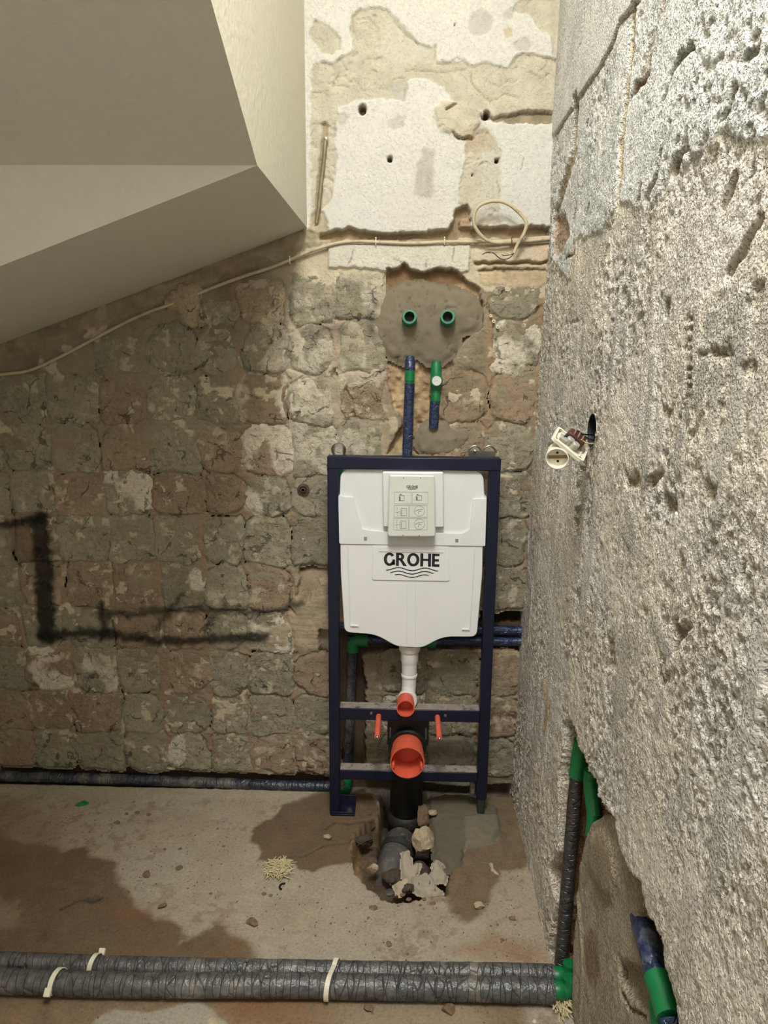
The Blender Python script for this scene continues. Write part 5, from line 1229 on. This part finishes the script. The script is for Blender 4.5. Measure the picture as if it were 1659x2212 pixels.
# mechanism behind the plate
cm = fr(.004, .012, .012)
m = MB(); m.obox(fr(.002, .014, .014), bax, aax, nax, .020, .013, .010); MC = m.build('mechanism', M['brown'], SO, bevel=.003)
for x in (-.010, .0, .010):
    m = MB(); m.obox(fr(x+.002, .014, .0255), bax, aax, nax, .0012, .011, .0016); m.build('terminal_rib', plain('pale_brown_plastic', S_(150, 112, 92), .4), MC)
for x, y in ((-.006, -.004), (.008, -.008)):
    m = MB(); m.lathe([(.0085, 0), (.0085, .014), (.007, .016), (0, .016)], fr(x, y, .002), nax, 20); m.build('claw_drum', M['clear'], SO)
m = MB(); m.obox(fr(-.018, -.004, .006), bax, aax, nax, .009, .010, .004); m.build('spacer', M['clear'], SO, bevel=.002)
end = hole+np.array([.012, 0, -.022])
def wire(name, pts, r, mat): 
    mb = MB(); mb.tube(pts, r, 8, sm=2); mb.build(name, mat, SO)
wire('wire', [fr(-.016, .010, .012), fr(-.016, .024, .020), fr(.000, .034, .024), fr(.02, .036, .02), end], .0016, M['blackwire'])
wire('wire', [fr(-.020, -.004, .010), fr(-.018, .014, .016), fr(-.004, .028, .020), fr(.018, .032, .02), end+np.array([0, 0, -.002])], .0016, plain('blue_black_wire', S_(40, 56, 88), .4))
wire('wire', [fr(.010, .006, .024), fr(.026, .012, .022), end+np.array([0, 0, -.005])], .0016, M['yellow'])
wire('wire', [fr(-.006, .026, .02), fr(.010, .040, .02), end+np.array([0, .003, .012])], .0016, M['blackwire'])

# =================================================================== ELECTRIC CABLES ON THE BACK WALL
def cab(pts, r, off, name, lab, sm=2, cat='cable'):
    Q = [bw(x, y, YW-(o_ if (o_ := (off[i] if hasattr(off, '__len__') else off)) is not None else 0)) for i, (x, y) in enumerate(pts)]
    m = MB(); m.tube(Q, r, 10, sm=sm); o = m.build(name, M['cable'], angle=60); return tag(o, lab, cat)
main = [(-25,812),(20,807),(65,802),(130,771),(187,741),(243,711),(304,680),(377,655),(438,630),(521,598),(600,574),(655,548),(717,527),(757,521),(812,523),(898,527),(960,522),(1062,523),(1129,517),(1215,510)]
cab(main, .0048, [.011]*9+[.014]*11, 'electric_cable', 'long cream cable running under the sloping ceiling and along the niche foot')
cab([(1100,525),(1140,524),(1210,521)], .0042, .012, 'electric_cable', 'short cream cable lying just under the long one at the right corner')
lp = [(1205,514),(1129,522),(1060,526),(1035,506),(1021,482),(1027,450),(1047,437),(1074,433),(1098,439),(1125,462),(1140,482),(1130,510),(1119,525),(1110,547)]
LO = empty('cable_loop', tuple(bw(1080, 545)), 'loop of cream cable sticking out of the wall with bare wire ends', 'cable')
Q = [bw(x, y, YW-o_) for (x, y), o_ in zip(lp, [.016,.022,.030,.04,.045,.05,.05,.05,.05,.05,.05,.046,.042,.040])]
m = MB(); m.tube(Q, .0050, 10, sm=2); m.build('sheath', M['cable'], LO, angle=60)
for pts, mt in (([(1110,545),(1108,555),(1098,548),(1083,544),(1068,542),(1055,548)], 'cable'), ([(1110,545),(1104,556),(1090,561),(1078,558),(1066,545),(1050,545),(1042,550)], 'blackwire'), ([(1111,540),(1104,516),(1108,510)], 'copper'), ([(1110,548),(1092,553),(1084,550)], 'copper')):
    m = MB(); m.tube([bw(x, y, YW-.038) for x, y in pts], .0014, 6, sm=2); m.build('bare_wire', M[mt], LO)
for i, (x, y) in enumerate(((812, 523), (960, 522), (626, 563))):
    c_ = bw(x, y, YW-.014); m = MB()
    m.tube([c_+np.array([0, .012, .007]), c_+np.array([0, -.004, .007]), c_+np.array([0, -.0065, 0]), c_+np.array([0, -.004, -.007]), c_+np.array([0, .010, -.007])], .0018, 8)
    m.lathe([(.0022, .012), (.0022, -.006), (0, -.007)], c_+np.array([0, 0, .011]), (0, 1, 0), 8)
    tag(m.build('cable_clip', M['tie']), ('small white clip on the cream cable at the left of the niche foot', 'small white clip on the cream cable below the middle of the niche', 'small white clip on the cable just under the ceiling corner')[i], 'cable clip')
# thin conduit standing in the niche corner
Q = [bw(x, y, YW-.004) for x, y in ((703,302),(699,350),(693,400),(688,450),(683,482))]
m = MB(); m.tube(Q, .0055, 10, flat=.5); CO = m.build('conduit', plain('dull_conduit', S_(128, 116, 92), .5, metal=.4, var=.2), angle=60); tag(CO, 'thin dull metal conduit standing upright in the niche corner by the ceiling', 'conduit')
m = MB(); m.lathe([(.006, 0), (.006, .004), (0, .006)], bw(703, 301, YW-.002), (0, -1, 0), 10); m.build('nail_head', M['steel'], CO)
# fixings
c_ = bw(655, 1058, YW-.006)
o = MB(); o.lathe([(.019, .004), (.019, -.002), (.012, -.004), (.0105, .002), (.006, .002)], c_, (0, 1, 0), 18)
AN = empty('wall_anchor', tuple(c_), 'rusty round anchor sleeve in the wall left of the frame', 'wall anchor'); o.build('washer', M['rust'], AN)
m = MB(); m.lathe([(.0085, .002), (.0085, -.007), (.005, -.008), (.005, .004), (0, .004)], c_, (0, 1, 0), 14); m.build('sleeve', M['rust'], AN)
for i, (x, y, r, lab) in enumerate(((1060, 683, .0042, 'topmost pale wall plug beside the right outlet mortar'), (1066, 694, .0050, 'pale wall plug just under the topmost one right of the outlet mortar'), (1075, 706, .0050, 'lowest pale wall plug right of the outlet mortar'))):
    c_ = bw(x, y, YW-.006); m = MB(); m.lathe([(r, .012), (r, -.006), (r*.5, -.006), (r*.5, .002), (0, .002)], c_, (0, 1, .15*(i-1)), 14)
    tag(m.build('wall_plug', M['tie']), lab, 'wall plug')

# =================================================================== RUBBLE ON THE FLOOR
def rock_mesh(name, size, seed, flat=.5, mat=None, sub=2):
    bm = bmesh.new(); bmesh.ops.create_icosphere(bm, subdivisions=sub, radius=1)
    rg = random.Random(seed); ax = [Vector((rg.uniform(-1, 1), rg.uniform(-1, 1), rg.uniform(-1, 1))).normalized() for _ in range(7)]
    th = [rg.uniform(.45, .85) for _ in ax]
    for v in bm.verts:
        for a, t in zip(ax, th):
            d = v.co.dot(a)
            if d > t: v.co -= a*(d-t)
        v.co *= 1+rg.uniform(-.07, .07)
        v.co = Vector((v.co.x*size, v.co.y*size*rg.uniform(.95, 1.05), v.co.z*size*flat))
    zmin = min(v.co.z for v in bm.verts)
    for v in bm.verts: v.co.z -= zmin
    me = bpy.data.meshes.new(name); bm.to_mesh(me); bm.free(); me.materials.append(mat); return me
def rock(name, px, py, size_px, seed, mat, lab, group=None, Z=0.0, flat=.5, cat='rubble', sx=1.0):
    p = fl(px, py, Z); dep_ = (np.array(p)-CAM)@FW
    me = rock_mesh(name, size_px*dep_/F0/2, seed, flat, M[mat], 3 if size_px > 30 else 2)
    o = bpy.data.objects.new(name, me); COL.objects.link(o); o.location = (p[0], p[1], Z-.003); o.rotation_euler.z = seed*1.7; o.scale.x = sx
    return tag(o, lab, cat, group)
big = [(546, 1995, 30, 'rub', 'flat brown rubble chip left of the middle on the pale floor', .45), (968, 2182, 34, 'rub', 'largest brown rubble chip in front of the floor pipes', .5), (952, 2163, 18, 'rub', 'smaller brown chip touching the largest one in front of the pipes', .5),
       (797, 2180, 24, 'rub', 'brown crumb pair piece in front of the pipes below the cable tie', .5), (318, 1891, 22, 'rub', 'dark brown lump on the floor beside the wet stain', .6), (386, 1876, 18, 'rub', 'roundish dark chip right of the lump by the wet stain', .4),
       (349, 2157, 20, 'rub', 'dark chip lying just in front of the thicker floor pipe', .5), (1035, 1960, 26, 'rubpale', 'beige concrete chip on the stained floor right of the drain hole', .5), (806, 1961, 20, 'rub', 'flat brown chip in front of the drain hole', .35),
       (840, 2040, 16, 'rub', 'brown crumb just behind the floor pipes near the middle', .6), (350, 1958, 22, 'rub', 'brown lump at the edge of the left wet stain', .5), (707, 1812, 22, 'rubpale', 'pale pebble on the wet floor left of the drain', .6),
       (459, 2208, 26, 'rubpale', 'pale chip at the bottom edge on the dry floor patch', .3), (1105, 1985, 16, 'rub', 'brown crumb near the foot of the right wall behind the pipes', .5), (1155, 2206, 12, 'paper', 'small white chip at the bottom by the right wall', .6)]
for i, (x, y, sz, mt, lab, ft_) in enumerate(big): rock('rubble_chip', x, y, sz, i+1, mt, lab, flat=ft_)
rg = random.Random(5)
crumbs = [(297,1755,14),(275,1758,12),(322,1760,14),(290,1732,9),(253,1778,16),(355,1835,10),(388,1834,12),(483,1828,9),(405,1920,9),(455,1930,10),(275,1928,14),(420,1914,8),(585,1935,11),(648,1915,10),(570,1932,14),(715,1995,9),(796,1982,9),(883,1945,16),
          (915,1943,14),(935,1952,15),(908,1955,10),(860,1957,8),(718,1982,7),(790,1990,7),(960,2045,9),(990,1972,8),(1010,1955,8),(1060,2000,9),(1085,2030,12),(880,2060,9),(1075,1998,9),(1025,2050,8),(805,2190,10),(880,2205,9),(470,1790,8),(520,1900,7),(640,1945,6),(660,2010,6),(600,2020,7),(760,2010,6),(820,2030,6),(1100,2060,8),(1130,2030,9)]
for i, (x, y, sz) in enumerate(crumbs):
    rock('rubble_crumb', x, y, sz*.9, 40+i, 'rub', 'small brown crumb scattered on the bare concrete floor', 'brown crumbs scattered on the floor', flat=.5)
hole_bits = [(914, 1786, 40, 'rub', 'upright brown stone wedged right of the drain coupling', 1.5, -.01), (917, 1842, 56, 'rubpale', 'large beige stone beside the buried drain bend', 1.1, -.05), (935, 1757, 22, 'rubpale', 'thin pale flake leaning beside the drain pipe', .6, .02),
             (785, 1835, 44, 'rubdark', 'dark earth lump against the left rim of the drain hole', 1.0, -.06), (805, 1880, 26, 'rubpale', 'pale brown stone at the left edge of the drain hole', .8, -.04), (905, 1893, 46, 'rubdark', 'dark earth clod among the white plaster scraps', .8, -.06),
             (850, 1908, 54, 'rubdark', 'broad dark clod at the front of the drain hole', .7, -.07), (955, 1903, 34, 'rubdark', 'dark clod in the front right corner of the drain hole', .8, -.05), (842, 1930, 26, 'pvc_dirty', 'grey pipe shard at the front rim of the drain hole', .4, -.02),
             (880, 1925, 34, 'rubdark', 'dark brown clod on the front rim of the drain hole', .7, -.03), (800, 1790, 40, 'rubdark', 'dark earth heap behind the left rim of the drain hole', .9, -.05), (870, 1935, 14, 'rub', 'brown crumb on the very front lip of the drain hole', .6, .0)]
for i, (x, y, sz, mt, lab, ft_, Z) in enumerate(hole_bits): rock('rubble_stone', x, y, sz, 90+i, mt, lab, Z=Z, flat=ft_)
# torn plaster scraps in the hole
def scrap(name, pts, lab, Z0, tilt, mat, th=.005, k=K4):
    P = [fl(k[0]+x*k[2], k[1]+y*k[2], Z0)[:2] for x, y in pts]; c = np.mean(P, 0); sd_ = len(lab)
    colr = S_(164, 154, 134) if mat == 'paper' else S_(178, 162, 134)
    def colf(s_, seed, d): s_.c[:] = colr*(.9+.2*fbm(s_.U, s_.V, 40, 3, seed % 7))[:, None]
    def place(u, v, h): return (u, v, Z0+h+(v-c[1])*tilt+(u-c[0])*tilt*.4*math.sin(sd_)+.014*(fbm(u, v, 25, 3, sd_ % 7)-.5))
    o = relief(name, P, place, M['fresh'], colf, th, .003, None, jag=.006, jf=70, edge=.003, rough=.002, seed=sd_, uv_px=uv_fl)
    return tag(o, lab, 'rubble')
scrap('plaster_scrap', [(650,1700),(690,1690),(730,1770),(790,1760),(760,1820),(720,1860),(680,1830),(655,1790)], 'white plaster scrap leaning on the buried drain bend', -.012, .5, 'paper')
scrap('plaster_scrap', [(720,1860),(780,1850),(830,1830),(880,1870),(900,1930),(960,1960),(900,1985),(800,1970),(740,1930)], 'long white plaster scrap along the front of the drain hole', -.010, .2, 'paper')
scrap('plaster_scrap', [(880,1770),(905,1750),(940,1790),(985,1820),(980,1850),(930,1850),(885,1870),(870,1820)], 'white plaster scrap at the right of the drain hole', .0, .4, 'paper')
scrap('plaster_scrap', [(600,1900),(650,1880),(700,1870),(690,1910),(640,1950),(610,1940)], 'small pale plaster scrap in front of the buried bend', -.012, .3, 'rubpale')
scrap('floor_flake', [(1305,1745),(1330,1740),(1345,1790),(1385,1830),(1340,1820),(1310,1790)], 'pale flake of screed right of the fresh floor mortar', .004, .0, 'rubpale', .004)
# straw
def straw(px, py, lab, n, spread, seed, mat='straw', dirv=None, L=(.02, .05)):
    p = fl(px, py, .003); rg = random.Random(seed); m = MB()
    for i in range(n):
        a = rg.uniform(0, math.pi*2) if dirv is None else rg.gauss(dirv, .35); l_ = rg.uniform(*L)
        c = np.array([p[0]+rg.uniform(-1, 1)*spread, p[1]+rg.uniform(-1, 1)*spread, .003+rg.uniform(0, .014)])
        d = np.array([math.cos(a), math.sin(a), rg.uniform(-.15, .25)])*l_/2
        q0, q1 = c-d, c+d; q0[2] = max(q0[2], .002); q1[2] = max(q1[2], .002); m.tube([q0, (q0+q1)/2+np.array([0, 0, rg.uniform(0, .004)]), q1], .0011, 5)
    o = m.build('straw_tuft', M[mat]); return tag(o, lab, 'straw')
straw(600, 1880, 'square tuft of pale straw lying in the middle of the floor', 130, .030, 1, L=(.018, .05))
straw(1213, 2172, 'pale straw poking out at the foot of the right wall', 60, .022, 2, dirv=1.9, L=(.03, .07))
c_ = fl(176, 1740)
m = MB(); m.add([c_+np.array(d) for d in ((-.022,-.004,.002),(-.004,-.009,.004),(.016,.0,.003),(.020,.010,.006),(.004,.016,.009),(-.006,.004,.010))]+[c_+np.array(d) for d in ((-.022,-.004,0),(-.004,-.009,0),(.016,.0,0),(.020,.010,0),(.004,.016,0),(-.006,.004,.004))],
                [(0,1,5),(1,2,5),(2,3,4,5),(6,11,7),(7,11,8),(8,11,10,9),(0,6,7,1),(1,7,8,2),(2,8,9,3),(3,9,10,4),(4,10,11,5),(5,11,6,0)])
tag(m.build('plastic_shard', M['shard'], smooth=False), 'green plastic shard lying on the left of the floor', 'plastic shard')
c_ = fl(612, 1917); m = MB(); m.tube([c_+np.array([.010*math.cos(q), .012*math.sin(q), .003]) for q in np.linspace(1.2, 4.4, 10)], .0028, 8); tag(m.build('rubber_ring', M['black']), 'small black broken ring on the floor below the straw', 'ring')
# fine grit that nobody could count
rg = np.random.RandomState(4); m = MB(); vs = []; fs = []
for i in range(900):
    x, y = rg.uniform(-1.2, .33), rg.uniform(-1.15, -.24); r = rg.uniform(.0008, .0024); k = len(vs)
    vs += [(x-r, y-r, .0), (x+r, y-r*.6, .0), (x+r*.7, y+r, .0), (x-r*.8, y+r*.7, .0), (x, y, r*1.3+.001)]; fs += [(k, k+1, k+4), (k+1, k+2, k+4), (k+2, k+3, k+4), (k+3, k, k+4)]
m.v = vs; m.f = fs; o = m.build('grit', M['rub'], smooth=False); tag(o, 'fine brown grit strewn over the concrete floor', 'grit', kind='stuff')
